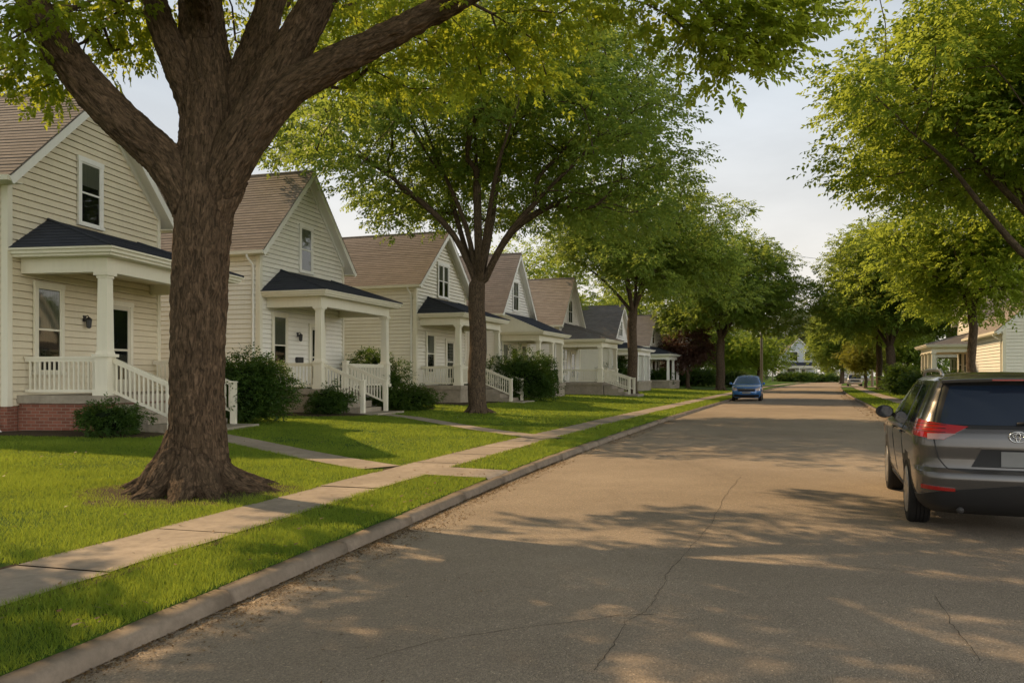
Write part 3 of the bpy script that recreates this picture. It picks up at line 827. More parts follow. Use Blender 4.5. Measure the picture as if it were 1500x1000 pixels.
            for y in (s0, s1):
                if abs(y-(y0+.17)) > .4 and abs(y-(y1-.17)) > .4:
                    q = MB(); q.box(px-.09, px+.09, y-.09, y+.09, dk, dk+.94); q.box(px-.115, px+.115, y-.115, y+.115, dk+.94, dk+.99, .02, .02); q.build('newel_post', Tr, root)
                railing('stair_railing', root, (px+.14, y), (xe, y), dk, g+.28, trim, .84)
                q = MB(); q.box(xe-.065, xe+.065, y-.065, y+.065, g+.07, g+.28+.86); q.box(xe-.09, xe+.09, y-.09, y+.09, g+.28+.86, g+.28+.90, .02, .02); q.build('newel_post', Tr, root)
    return root

GRP_H = 'gabled houses along the left side of the street'
H = {}
H[1] = house('tan clapboard house with brick porch base, nearest on the left behind the big tree', -11.4, 18.5, 9, 5.85, 9, 6.35, 9.0, 'tan_siding', 'cream_trim', base='brick',
      porch=dict(d=2.25, y1=5.7, stairs=(.55, 3.4), pbase='brick'), gable=dict(z0=5.55, z1=7.1, w=.75, y=2.75), wins=[('w', 1.25, 1.75, 3.75, .78), ('door', 3.95, 1.2, 3.55, .92)], lamp=(2.55, 3.05))
H[2] = house('cream clapboard house with black letterbox on its porch, second from the left', -8.63, 28, 17, 5.8, 10, 6.2, 9.2, 'cream_siding', 'cream_trim',
      porch=dict(d=2.2, y1=5.7, stairs=(.55, 2.3)), gable=dict(z0=5.55, z1=7.15, w=.72), wins=[('w', 1.15, 1.7, 3.75, .75), ('door', 3.7, 1.2, 3.5, .95)], lamp=(2.35, 3.1), mail=(2.4, 2.2))
H[3] = house('beige clapboard house behind the forked tree trunk, with paired gable window', -4.46, 38, 19, 6.0, 9, 6.1, 8.7, 'beige_siding', 'cream_trim',
      gap=.028, lip=.045, porch=dict(d=2.1, y1=5.9, stairs=(3.3, 5.0)), gable=dict(z0=5.55, z1=7.1, w=1.15, style='twin'), wins=[('w', 1.5, 1.8, 3.6, .8), ('door', 3.9, 1.2, 3.4, .95)])
H[4] = house('white clapboard house with a steep gable and lean-to porch roof behind round hedges', -.75, 47.2, 20, 5.4, 8, 5.6, 8.95, 'white_siding', 'cream_trim', 'brown_shingle',
      gap=.028, lip=.045, porch=dict(d=2.4, y0=.2, y1=5.2, eave=4.15, top=5.35, shed=True, rail=False, ped=False, posts=[.5, 3.0, 4.9]), gable=dict(z0=5.6, z1=7.3, w=.85, style='muntin'), wins=[('w', .9, 1.7, 3.5, .8), ('door', 2.5, 1.2, 3.4, 1.0), ('w', 4.2, 1.7, 3.5, .8)])
H[5] = house('pale house with light tan roof and deep grey porch roof, fifth on the left', 3.17, 56, 20.5, 5.3, 9, 5.45, 8.5, 'white_siding', 'cream_trim', 'tan_shingle',
      gap=.028, lip=.045, porch=dict(d=3.0, y0=.3, y1=5.0, eave=4.1, top=5.3, stairs=(.6, 2.2), roof='grey_shingle', posts=[.47, 4.8], run=1.9), gable=dict(z0=5.4, z1=7.0, w=.95, style='muntin'), wins=[('w', 1.3, 1.8, 3.5, 1.1, 'twin'), ('door', 3.4, 1.2, 3.3, .95)])
H[6] = house('white house with slate grey roof just beyond the third trunk on the left', 8.4, 69, 21, 6.0, 8, 4.9, 7.7, 'white_siding', 'white_trim', 'grey_shingle', detail=1,
      porch=dict(d=2.2, y0=.3, y1=5.6, eave=3.9, top=4.6, rail=False, ped=False, posts=[.47, 2.8, 5.3]), gable=dict(z0=5.1, z1=6.4, w=1.2, style='twin'), wins=[('w', 1.2, 1.6, 3.2, 1.0), ('door', 3.0, 1.2, 3.2, .95), ('w', 4.7, 1.6, 3.2, 1.0)], chimney=True)
H[7] = house('white house with dark porch roofs and brown door, left of the purple-leaved tree', 13.6, 83, 21.5, 6.4, 9, 4.9, 7.9, 'white_siding', 'white_trim', 'grey_shingle', detail=1,
      porch=dict(d=2.3, y0=.3, y1=6.0, eave=3.8, top=4.7, rail=False, ped=False, posts=[.47, 3.2, 5.8]), gable=dict(z0=5.0, z1=6.4, w=1.1), wins=[('w', 1.3, 1.6, 3.2, 1.0), ('door', 3.4, 1.2, 3.2, 1.2, 'wood_door'), ('w', 5.2, 1.6, 3.2, .9)])
H[8] = house('distant white house mostly hidden behind the purple-leaved tree', 21.0, 102, 22, 6.4, 9, 5.2, 8.2, 'white_siding', 'white_trim', 'grey_shingle', detail=1, spout=False,
      gable=dict(z0=5.2, z1=6.6, w=1.2), wins=[('w', 1.6, 1.6, 3.2, 1.2), ('w', 4.6, 1.6, 3.2, 1.2)])
# right side
a = math.radians(20.5)
H[9] = house('pale clapboard house with its gable to the viewer, cut by the right edge', 24.0, 40.0, 20, 8.4, 9, 4.1, 7.9, 'cream_siding', 'cream_trim', 'tan_shingle', facing=math.atan2(-math.cos(a), -math.sin(a)), gable=dict(z0=4.6, z1=6.0, w=.9), spouty=-.07)
H[10] = house('cream house with a long front porch behind the slim right-hand trunk', 33.5, 61.5, 20.5, 7.0, 9, 5.7, 8.6, 'cream_siding', 'cream_trim', 'brown_shingle', side=-1,
      porch=dict(d=2.6, y0=.3, y1=6.7, eave=3.75, top=4.6, rail=False, ped=False, posts=[.47, 2.4, 4.4, 6.5], roof='grey_shingle'), gable=dict(z0=5.2, z1=6.7, w=1.4, style='twin'), wins=[('w', 1.5, 1.6, 3.3, 1.2), ('door', 3.5, 1.2, 3.3, 1.0), ('w', 5.5, 1.6, 3.3, 1.2)], spouty=7.07)
H[11] = house('ochre house glimpsed between the trees on the right, beyond the long porch', 45.5, 85, 21, 8.0, 9, 5.6, 8.8, 'tan_siding', 'cream_trim', 'brown_shingle', side=-1, detail=1, spout=False,
      porch=dict(d=2.4, y0=.3, y1=7.6, eave=3.9, top=4.7, rail=False, ped=False, posts=[.5, 4, 7.4]), gable=dict(z0=5.2, z1=6.7, w=1.2), wins=[('w', 2, 1.6, 3.3, 1.2), ('door', 4, 1.2, 3.2, 1.0), ('w', 6, 1.6, 3.3, 1.2)])
# house closing the view
fx = math.atan2(-1, -.22)
H[12] = house('grey blue gabled house facing us where the street bends away', 69.5, 212, 0, 9.0, 9, 6.6, 11.2, 'grey_siding', 'white_trim', 'grey_shingle', facing=fx, detail=1, spout=False, g=.3,
      porch=dict(d=2.4, y0=.3, y1=8.6, eave=4.1, top=5.1, rail=False, ped=False, posts=[.5, 4.4, 8.3], roof='slate_shingle'), gable=dict(z0=5.5, z1=7.8, w=2.0, y=3.2), wins=[('w', 6.6, 5.5, 7.8, 1.3), ('w', 2.6, 1.6, 3.4, 2.0), ('door', 5.6, 1.2, 3.3, 1.1)], chimney=True)
H[13] = house('weathered grey building under the trees at the far end of the road', 103, 258, 0, 9.0, 9, 3.6, 6.8, 'grey_siding', 'white_trim', 'brown_shingle', facing=fx, detail=1, spout=False, g=.3,
      wins=[('w', 2.2, 1.4, 2.8, 1.4), ('door', 4.6, .6, 2.7, 1.0, 'wood_door'), ('w', 7.0, 1.4, 2.8, 1.4)])

# ------------------------------------------------------------------ trees
def bark_attr(o, segs):
    """vector attribute: round the limb and along it, from the nearest limb segment"""
    me = o.data; n = len(me.vertices); V = np.empty(n*3, np.float32); me.vertices.foreach_get('co', V); V = V.reshape(-1, 3).astype(float)
    best = np.full(n, 1e9); out = np.zeros((n, 3))
    for A, B, ra, rb, L0, X, Yv in segs:
        d = B-A; L = np.linalg.norm(d); t = np.clip(((V-A)@d)/(L*L+1e-9), 0, 1); C = A+t[:, None]*d
        r = V-C; dist = np.linalg.norm(r, axis=1)/(ra+(rb-ra)*t)
        k = dist < best; best[k] = dist[k]
        out[k] = np.stack([r[k]@X, r[k]@Yv, (L0+t*L)[k]], -1)
    a = me.attributes.new('bark', 'FLOAT_VECTOR', 'POINT'); a.data.foreach_set('vector', out.astype(np.float32).ravel()); return V, out
def limb_segs(pts, rad):
    segs = []; L0 = random.uniform(0, 9); X = None
    for i in range(len(pts)-1):
        A, B = np.asarray(pts[i], float), np.asarray(pts[i+1], float); d = (B-A)/(np.linalg.norm(B-A)+1e-9)
        if X is None:
            ref = np.array([1., 0, 0]) if abs(d[0]) < .8 else np.array([0, 1., 0]); X = ref
        X = X-d*(X@d); X /= np.linalg.norm(X)+1e-9; Yv = np.cross(d, X)
        segs.append((A, B, rad[i], rad[i+1], L0, X.copy(), Yv)); L0 += np.linalg.norm(B-A)
    return segs
def smooth_line(pts, rad, k=4):
    P = np.asarray(pts, float); R = np.asarray(rad, float); out, ro = [], []
    for i in range(len(P)-1):
        p0, p1, p2, p3 = P[max(i-1, 0)], P[i], P[i+1], P[min(i+2, len(P)-1)]
        for j in range(k):
            t = j/k; out.append(.5*((2*p1)+(-p0+p2)*t+(2*p0-5*p1+4*p2-p3)*t*t+(-p0+3*p1-3*p2+p3)*t**3)); ro.append(R[i]+(R[i+1]-R[i])*t)
    out.append(P[-1]); ro.append(R[-1]); return np.array(out), np.array(ro)

def hero_wood(limbs, voxel, mat, parent, rough=.02):
    """limbs melted into one skin, then roughened with bark ridges"""
    mb = MB(); segs = []
    for pts, rad in limbs:
        mb.tube(pts, list(rad), 20); segs += limb_segs(pts, rad)
    o = mb.build('trunk', mat, parent, True)
    md = o.modifiers.new('r', 'REMESH'); md.mode = 'VOXEL'; md.voxel_size = voxel; md.use_smooth_shade = True
    sm = o.modifiers.new('s', 'SMOOTH'); sm.factor = .5; sm.iterations = 16
    bpy.context.view_layer.update(); dg = bpy.context.evaluated_depsgraph_get()
    me = bpy.data.meshes.new_from_object(o.evaluated_get(dg)); o.modifiers.clear(); o.data = me
    if not me.materials: me.materials.append(mat)
    V, Bk = bark_attr(o, segs)
    nrm = np.empty(len(V)*3, np.float32); me.vertices.foreach_get('normal', nrm); nrm = nrm.reshape(-1, 3)
    if rough:
        dsp = np.empty(len(V))
        for i, b in enumerate(Bk):
            w_ = .25*noise.noise((b[0]*5, b[1]*5, b[2]*2.2)); a1 = noise.noise((b[0]*15+w_*2.5, b[1]*15+w_*2.5, b[2]*4.2)); a2 = noise.noise((b[0]*34+7, b[1]*34, b[2]*7)); a3 = noise.noise((b[0]*2.5, b[1]*2.5, b[2]*.8+5))
            dsp[i] = rough*(1.2*(.5-abs(a1)*1.6)+.6*a2)+rough*1.0*a3
        V = V+nrm*dsp[:, None]; me.vertices.foreach_set('co', V.astype(np.float32).ravel())
    me.polygons.foreach_set('use_smooth', [True]*len(me.polygons)); me.update(); return o

class Skel:
    """limb skeleton grown toward leaf clumps"""
    def __init__(s): s.p = []; s.par = []; s.dir = []; s.ok = []; s.depth = []
    def add(s, p, par, ok=True):
        p = np.asarray(p, float); s.p.append(p); s.par.append(par)
        d = p-s.p[par] if par >= 0 else np.array([0, 0, 1.]); s.dir.append(d/(np.linalg.norm(d)+1e-9)); s.ok.append(ok)
        s.depth.append(0 if par < 0 else s.depth[par]+np.linalg.norm(p-s.p[par])); return len(s.p)-1
    def grow(s, clumps, step=.5, sag=.12):
        tips = []
        for c in clumps:
            P = np.array(s.p); D = np.array(s.dir); ok = np.array(s.ok); dp = np.array(s.depth)
            v = c-P; dist = np.linalg.norm(v, axis=1)+1e-6; cosa = np.einsum('ij,ij->i', v, D)/dist
            cost = dist*(1+.75*(1-cosa))+.16*dp; cost[~ok] = 1e9
            i = int(np.argmin(cost)); L = dist[i]; k = max(1, int(L/step)); prev = i
            p0, d0 = s.p[i], s.dir[i]
            for j in range(1, k+1):
                t = j/k; line = p0+(c-p0)*t; arc = p0+d0*L*.45*t
                w = (1-t)**1.3; q = line*(1-w*.5)+arc*w*.5
                if j < k: q = q+np.array([RNG.normal(0, .05), RNG.normal(0, .05), RNG.normal(0, .03)+sag*L*.12*math.sin(t*3.14)])
                prev = s.add(q, prev)
            tips.append(prev)
        return tips
    def radii(s, tip, base, idx0):
        n = len(s.p); kids = [[] for _ in range(n)]
        for i, q in enumerate(s.par):
            if q >= 0: kids[q].append(i)
        N = max(2, sum(1 for k in kids if not k)); e = min(3.2, max(1.5, math.log(N)/math.log(base/tip)))
        r = np.zeros(n)
        for i in range(n-1, -1, -1):
            r[i] = tip if not kids[i] else sum(r[k]**e for k in kids[i])**(1/e)
        return r, kids
def wood_mesh(sk, r, kids, name, mat, parent, skip=0, maxr=None, minr=.0):
    """tubes for every chain of the skeleton from node index skip on"""
    mb = MB(); bark = []
    started = set(); stack = []
    n = len(sk.p)
    heads = [i for i in range(n) if sk.par[i] < 0]
    chains = []
    todo = list(heads)
    while todo:
        h = todo.pop(); ch = [h]
        if sk.par[h] >= 0: ch = [sk.par[h], h]
        cur = h
        while kids[cur]:
            ks = sorted(kids[cur], key=lambda k: -r[k]); todo += ks[1:]; cur = ks[0]; ch.append(cur)
        chains.append(ch)
    for ch in chains:
        if ch[-1] < skip and len(ch) < 3: continue
        ch = [c for q_, c in enumerate(ch) if c >= skip or (q_+1 < len(ch) and ch[q_+1] >= skip)]
        if len(ch) < 2: continue
        rad = [r[c] for c in ch]
        if sk.par[ch[1]] == ch[0] and len(rad) > 1 and sk.par[ch[0]] >= 0: rad[0] = min(rad[0], rad[1]*1.25)
        if ch[0] < skip: rad[0] = min(rad[0], rad[1]*1.2)
        if max(rad) < minr: continue
        R = max(rad); k = 14 if R > .15 else 9 if R > .07 else 6 if R > .03 else 4
        a = len(mb.v); mb.tube([sk.p[c] for c in ch], rad, k, False)
        for vi in range(a, len(mb.v)):
            u, v = mb.uv[vi]; q = (vi-a) % k; ang = q/k*2*math.pi; rr = rad[(vi-a)//k]
            bark.append((rr*math.cos(ang)+a*.013, rr*math.sin(ang), v))
    o = mb.build(name, mat, parent, True)
    at_ = o.data.attributes.new('bark', 'FLOAT_VECTOR', 'POINT'); at_.data.foreach_set('vector', np.array(bark, np.float32).ravel()); return o

def leaves(name, clumps, rad, nsp, nl, L, mat, parent, flat=.62, droop=.35, center=None, splen=.34, tone=None):
    """sprays of leaflets in every clump: clump > spray > leaflet pairs"""
    C = np.asarray(clumps); nc = len(C); rad = np.broadcast_to(rad, (nc,))
    ci = np.repeat(np.arange(nc), nsp); n = len(ci)
    v = RNG.normal(size=(n, 3)); v /= np.linalg.norm(v, axis=1)[:, None]; rr = RNG.random(n)**.45
    off = v*rr[:, None]*rad[ci][:, None]; off[:, 2] *= flat
    O = C[ci]+off
    out = v.copy(); out[:, 2] = out[:, 2]*.35-droop+RNG.normal(0, .22, n)
    if center is not None:
        q = O-np.asarray(center); q[:, 2] *= .3; q /= np.linalg.norm(q, axis=1)[:, None]+1e-6; out += .55*q
    d = out/np.linalg.norm(out, axis=1)[:, None]
    up = np.array([0, 0, 1.])+RNG.normal(0, .42, (n, 3)); s = np.cross(d, up); s /= np.linalg.norm(s, axis=1)[:, None]; nm = np.cross(s, d)
    sl = splen*RNG.uniform(.6, 1.25, n)*(rad[ci]/np.mean(rad))
    ct = np.clip(RNG.normal(.45, .17, nc), 0, 1)[ci]+(0 if tone is None else tone)
    Vs, Us = [], []
    for k in range(nl):
        t = (k+.5)/nl; sgn = 1 if k % 2 else -1
        ax = d*.62+s*(sgn*(.85 if k < nl-1 else 0.))+RNG.normal(0, .22, (n, 3)); ax[:, 2] -= .22
        ax /= np.linalg.norm(ax, axis=1)[:, None]
        w = np.cross(nm+RNG.normal(0, .35, (n, 3)), ax); w /= np.linalg.norm(w, axis=1)[:, None]
        ll = (np.broadcast_to(L, (nc,))[ci]*RNG.uniform(.65, 1.25, n)*(1-.25*abs(t-.5)))[:, None]
        P0 = O+d*(sl*t)[:, None]; fold = np.cross(ax, w)*ll*.10
        P1 = P0+ax*ll*.45+w*ll*.27+fold; P2 = P0+ax*ll; P3 = P0+ax*ll*.45-w*ll*.27+fold
        Vs.append(np.stack([P0, P1, P2, P3], 1).reshape(-1, 3))
        u = np.clip(ct+RNG.normal(0, .16, n), 0, 1); Us.append(np.repeat(np.stack([u, np.zeros(n)], -1), 4, 0))
    V = np.concatenate(Vs); return np_mesh(name, V, np.arange(len(V)).reshape(-1, 4), mat, parent, np.concatenate(Us))

def crown_pts(c, R, n, seed, low=-.75, shell=.5, lump=.22, minsep=.0):
    """clump centres in a lumpy ellipsoid"""
    out = []; c = np.asarray(c, float); R = np.asarray(R, float); tries = 0
    while len(out) < n and tries < n*60:
        tries += 1
        v = RNG.normal(size=3); v /= np.linalg.norm(v); f = 1+lump*1.6*noise.noise((v[0]*1.9+seed, v[1]*1.9, v[2]*1.9))+lump*.8*noise.noise((v[0]*4.5+seed, v[1]*4.5, v[2]*4.5))
        r = RNG.random()**shell
        q = v*r*f
        if q[2] < low+.25*RNG.random(): continue
        p = c+q*R
        if minsep and out and np.min(np.linalg.norm(np.array(out)-p, axis=1)) < minsep: continue
        out.append(p)
    return np.array(out)

def flare(x, y, g, r, rng=1.9, n=6, seed=0, h=.5):
    """root ridges at a trunk foot"""
    L = []; rs = random.Random(seed)
    for k in range(n):
        a = 2*math.pi*(k+rs.uniform(-.25, .25))/n; l = r*rng*rs.uniform(.75, 1.2)
        ca, sa = math.cos(a), math.sin(a)
        pts, rad = smooth_line([(x+ca*r*.30, y+sa*r*.30, g+h*1.7), (x+ca*r*.55, y+sa*r*.55, g+h*.8), (x+ca*r*.92, y+sa*r*.92, g+h*.30), (x+ca*l*.80, y+sa*l*.80, g+.03), (x+ca*l*1.25, y+sa*l*1.25, g-.10)], [r*.12, r*.33, r*.38, r*.25, r*.10], 4)
        L.append((pts, rad))
    return L

def tree(label, x, y, fork, rt, crown, n, leaf, mat, L=.18, nsp=26, nl=7, crad=.95, seed=1, name='shade_tree', bark='bark', limbs=5, group=None, hero=None, low=-.7, splen=.5, spread=.5, shell=.5, lump=.22, lean=(0, 0), keep=None, extra=None, flat=.62, tone=None, hollow=0.):
    """trunk to the fork, main limbs into the crown, branches grown to leaf clumps"""
    random.seed(seed*13+1); g = gxy(x, y)
    root = thing(name, label, 'tree', (x, y, g), 0, group); root_loc = np.array([x, y, g])
    (cx, cy, cz), R = crown; c = np.array([cx, cy, cz])
    sk = Skel(); k = -1; steps = 6
    fx_, fy_ = x+lean[0], y+lean[1]
    for i in range(steps+1):
        t = i/steps; k = sk.add((x+(fx_-x)*t+.04*math.sin(i*1.7+seed), y+(fy_-y)*t+.04*math.cos(i*2.1+seed), g-.1+(fork-g+.1)*t), k, ok=(i == steps))
    forkn = k
    seeds = hero or []; lim = []
    if not seeds:
        for j in range(limbs):
            a = 2*math.pi*(j+.3*random.random())/limbs+seed; rr = spread*random.uniform(.8, 1.15)
            tip = c+np.array([math.cos(a)*R[0]*rr, math.sin(a)*R[1]*rr, R[2]*random.uniform(.0, .45)]); b = sk.p[forkn]
            seeds.append([b, b+(tip-b)*.3+np.array([0, 0, .35]), b+(tip-b)*.65+np.array([0, 0, .35]), tip])
        seeds.append([sk.p[forkn], sk.p[forkn]*.6+c*.4+np.array([.2, 0, .3]), c+np.array([.2, .1, R[2]*.55])])
    for S in seeds:
        pts, _ = smooth_line(S, [1]*len(S), 4); kk = forkn
        start = 1
        for iq, q in enumerate(pts[start:]):
            kk = sk.add(q, kk); lim.append((kk, iq/len(pts)))
    cl = crown_pts(c, R, n, seed, low, shell, lump)
    if hollow: cl = np.array([p for p in cl if p[2] > fork+.5+hollow*max(0, 1-math.hypot(p[0]-x, p[1]-y)/R[0])])
    if keep is not None: cl = np.array([p for p in cl if keep(p)])
    if extra is not None: cl = np.concatenate([cl, np.asarray(extra)])
    cl = cl[np.argsort(np.linalg.norm(cl-sk.p[forkn], axis=1))]
    sk.grow(cl)
    r, kids = sk.radii(.014, rt*1.02, 0)
    # trunk taper and flare
    for i in range(steps+1):
        t = i/steps; r[i] = rt*(1.12-.14*t)
    r = np.minimum(r, rt*1.1)
    for i_, t_ in lim: r[i_] = max(r[i_], rt*(.34*(1-t_)**1.2+.05))
    fl_ = flare(x, y, g, rt, 1.9, 6, seed, .45*rt/.3)
    for p in range(len(sk.p)): sk.p[p] = sk.p[p]-root_loc
    w = wood_mesh(sk, r, kids, 'trunk', M[bark], root)
    # roots joined into the trunk mesh
    mb = MB(); bk = []
    for pts, rad in fl_: mb.tube([p-root_loc for p in pts], list(rad), 8, False)
    ro = mb.build('trunk', M[bark], root, True); a_ = ro.data.attributes.new('bark', 'FLOAT_VECTOR', 'POINT')
    a_.data.foreach_set('vector', np.array(mb.v, np.float32).ravel())
    with bpy.context.temp_override(active_object=w, selected_editable_objects=[w, ro], object=w, selected_objects=[w, ro]): bpy.ops.object.join()
    leaves('crown', cl-root_loc, crad*RNG.uniform(.75, 1.25, len(cl)), nsp, nl, L, M[mat], root, flat, .3, c-root_loc, splen, tone)
    return root

# --- the big tree in the foreground
def big_tree():
    bx, by = -4.12, 10.55; g = gxy(bx, by)
    root = thing('shade_tree', 'massive rough-barked tree with spreading limbs, nearest on the left by the sidewalk', 'tree', (bx, by, g)); O = np.array([bx, by, g])
    limbs = []
    def px(rows): return smooth_line([at(u, v, d) for u, v, d, r in rows], [r for *_, r in rows], 5)
    trunk = px([(288, 735, 10.55, .46), (288, 700, 10.55, .415), (289, 650, 10.55, .365), (289, 580, 10.55, .338), (291, 480, 10.55, .328), (294, 380, 10.55, .335), (300, 300, 10.55, .36), (306, 235, 10.6, .385), (308, 170, 10.7, .345), (305, 110, 10.85, .32), (297, 40, 11.0, .29), (293, -60, 11.3, .25), (296, -200, 11.6, .17), (320, -330, 11.9, .10)])
    L1 = px([(293, 400, 10.55, .12), (284, 310, 10.5, .25), (246, 240, 10.4, .245), (205, 200, 10.3, .235), (150, 148, 10.2, .225), (105, 95, 10.1, .21), (72, 45, 10.0, .19), (40, -10, 9.9, .17), (-20, -90, 9.8, .13), (-110, -190, 9.7, .08)])
    L2 = px([(302, 280, 10.65, .12), (292, 170, 10.7, .22), (262, 95, 10.7, .19), (235, 30, 10.6, .165), (215, -40, 10.5, .14), (180, -140, 10.4, .09)])
    R1 = px([(300, 350, 10.6, .12), (320, 235, 10.7, .25), (345, 150, 10.8, .225), (368, 85, 11.0, .20), (395, 10, 11.2, .185), (425, -80, 11.5, .15), (470, -190, 12.0, .09)])
    R2 = px([(298, 400, 10.55, .12), (322, 280, 10.5, .27), (352, 205, 10.4, .265), (385, 150, 10.35, .25), (418, 90, 10.3, .24), (455, 25, 10.2, .215), (490, -40, 10.1, .18), (560, -150, 10.0, .11)])
    R3 = px([(305, 340, 10.5, .10), (340, 250, 10.4, .22), (385, 180, 10.3, .215), (425, 132, 10.2, .20), (480, 98, 10.1, .185), (540, 66, 10.0, .165), (600, 36, 9.9, .145), (660, 6, 9.8, .13), (760, -40, 9.6, .10), (880, -55, 9.4, .075), (1000, -40, 9.2, .05), (1090, -10, 9.1, .03)])
    BK = px([(308, 260, 10.7, .1), (318, 190, 10.9, .18), (345, 120, 11.6, .15), (400, 20, 12.8, .12), (470, -60, 14.2, .08)])
    FR = px([(300, 120, 10.85, .10), (296, 20, 10.6, .17), (280, -60, 9.4, .16), (240, -260, 7.8, .12), (240, -420, 6.6, .07)])
    main = [trunk, L1, L2, R1, R2, R3, BK, FR]
    limbs = main+flare(bx, by, g, .47, 1.95, 9, 5, .62)
    hero_wood([(p-O, r) for p, r in limbs], .017, M['bark_big'], root, .026)
    sk = Skel()
    for pts, rad in main:
        k = -1
        for i, q in enumerate(pts): k = sk.add(q, k, ok=(rad[i] < .155 and i > len(rad)*.45))
    n0 = len(sk.p)
    c = np.array([-4.3, 11.3, 9.4]); cl = np.concatenate([crown_pts(c, (8.4, 8.2, 4.3), 235, 3.3, -.8, .42, .2), crown_pts((-10.2, 10.0, 7.2), (3.2, 3.4, 2.2), 46, 8.1, -.9, .6, .3)])  # second clump group is out of view, added to dapple the verge
    def ok(p):
        if p[1] < 1.2: return False
        u, v = CX+F*p[0]/p[1], CY-F*(p[2]-CH)/p[1]
        lim = -70
        if p[1] > 11.6 and (330 < u < 620): lim = 60
        return v < lim
    cl = [p for p in cl if ok(p)]
    vis = [(18, 30, 10.5), (70, 85, 10.8), (25, 95, 10.9), (110, 105, 11.2), (60, 130, 11.0), (12, 60, 9.4), (-30, 40, 10.4), (-25, 110, 10.8), (150, 30, 11.4), (195, 20, 11.8), (205, 65, 12.0), (165, 75, 11.6), (130, 15, 10.8), (95, 30, 11.4), (20, 5, 9.2), (75, 8, 9.3), (175, 5, 10.2), (215, 20, 11), (40, 118, 11.5),
           (440, 15, 11.8), (430, 60, 12.6), (470, 95, 12.4), (520, 25, 11.5), (505, 130, 12.2), (540, 100, 11.8), (565, 12, 10.6), (590, 80, 11.6),
           (625, 60, 10.8), (655, 95, 11.0), (690, 55, 10.4), (705, 110, 10.6), (735, 70, 10.2), (760, 108, 10.5), (785, 60, 10.0), (800, 110, 10.2), (850, 0, 9.6), (900, -10, 9.4), (720, 20, 9.9), (780, 15, 9.6), (820, 20, 9.5), (660, 25, 10.6), (610, 10, 10.3), (650, 130, 11.8), (600, 130, 12),
           (950, 8, 9.2), (985, 25, 9.1), (1015, 55, 9.1), (1045, 25, 9.0), (1062, 75, 9.0), (1082, 45, 9.0), (1075, 98, 9.0), (1110, 25, 9.0), (1140, 45, 8.9), (1160, 12, 8.9), (1195, 2, 8.8), (1030, 5, 9.1), (1095, 3, 9.0), (1120, 70, 8.9), (1050, 50, 9.1), (1000, -15, 9.2), (1150, -20, 9.0), (340, 10, 12.8), (365, 150, 13.6), (250, 25, 12.5), (345, 60, 13)]
    vis = [at(u, v, d) for u, v, d in vis]
    al = np.array(cl+vis); al = al[np.argsort(np.linalg.norm(al-np.array([-4, 10.6, 5.]), axis=1))]
    sk.grow(al, .35, .2)
    r, kids = sk.radii(.010, .22, 0)
    r = np.minimum(r, .11)
    for p in range(len(sk.p)): sk.p[p] = sk.p[p]-O
    # only the grown branches: the limbs exist already
    wood_mesh(sk, r, kids, 'branches', M['bark'], root, n0)
    cr = np.array([.50 if q[1] > 0 and CY-F*(q[2]-CH)/q[1] > -60 else .78 for q in al])*RNG.uniform(.8, 1.2, len(al))
    LL = np.array([.092 if q[1] > 0 and CY-F*(q[2]-CH)/q[1] > -110 else .15 for q in al])  # unseen upper clumps get larger leaves to deepen the cast shade
    leaves('crown', al-O, cr, 44, 9, LL, M['leaf_near'], root, .6, .38, c-O, .30)
    return root
big_tree()

def hp(rows): return [at(u, v, d) for u, v, d in rows]
# --- second tree on the left
def uvd(p): return CX+F*p[0]/p[1], CY-F*(p[2]-CH)/p[1]
def keep2(p):
    u, v = uvd(p)
    if p[1] < 29 and abs(u-700) < 170 and v > 175: return False
    if u < 480: return v < 232+random.uniform(-25, 15)
    if u < 560: return v < min(340, 225+(u-466)*1.7)+random.uniform(-30, 5)
    if u < 660: return v < 330+random.uniform(-40, 15)
    if u < 880: return v < 372+random.uniform(-50, 10)
    return u < 1012+random.uniform(-22, 14)-max(0, 130-v)*.2
def keep3(p):
    u, v = uvd(p)
    if u < 885: return v < 385
    return v < 470
tree('broad vase-shaped tree with forked trunk in front of the third house', -1.28, 30.3, 5.0, .31, ((-1.2, 30.6, 10.2), (8.4, 7.6, 6.4)), 660, None, 'leaf_mid', L=.172, nsp=40, nl=7, crad=.95, seed=2, low=-.72, splen=.46, bark='bark', shell=.40, hollow=3.4, keep=keep2,
     hero=[hp([(700, 420, 30.3), (665, 345, 30.2), (605, 285, 30), (545, 240, 29.6), (490, 215, 29)]), hp([(700, 420, 30.3), (682, 330, 30.4), (640, 230, 30.6), (600, 130, 31)]),
           hp([(702, 418, 30.3), (700, 330, 30.2), (697, 220, 30.2), (690, 90, 30)]), hp([(702, 420, 30.3), (720, 330, 30.5), (735, 220, 31), (745, 110, 32)]),
           hp([(704, 422, 30.3), (740, 350, 30), (800, 280, 29.5), (860, 220, 29), (900, 150, 28.5)]), hp([(704, 425, 30.3), (750, 340, 30.6), (830, 290, 31.2), (920, 262, 32), (985, 255, 33)]),
           hp([(702, 420, 30.3), (712, 340, 29), (730, 240, 27), (760, 150, 25.5)]), hp([(698, 420, 30.3), (672, 330, 31.5), (650, 250, 33.5), (640, 170, 35)])])
tree('dense green tree before the fifth house, third trunk on the left verge', 8.45, 57.5, 6.0, .33, ((8.6, 58, 9.8), (7.6, 7, 5.8)), 420, None, 'leaf_deep', L=.24, nsp=38, nl=7, crad=1.15, seed=3, low=-.85, splen=.65, hollow=3., keep=keep3)
tree('green tree with a split trunk just before the purple-leaved tree', 21.5, 84.5, 5.2, .42, ((22.2, 85, 9.9), (7.0, 6.8, 7.0)), 400, None, 'leaf_deep', L=.29, nsp=40, nl=7, crad=1.25, seed=4, low=-.8, splen=.65, hollow=3.2, lump=.13, shell=.4)
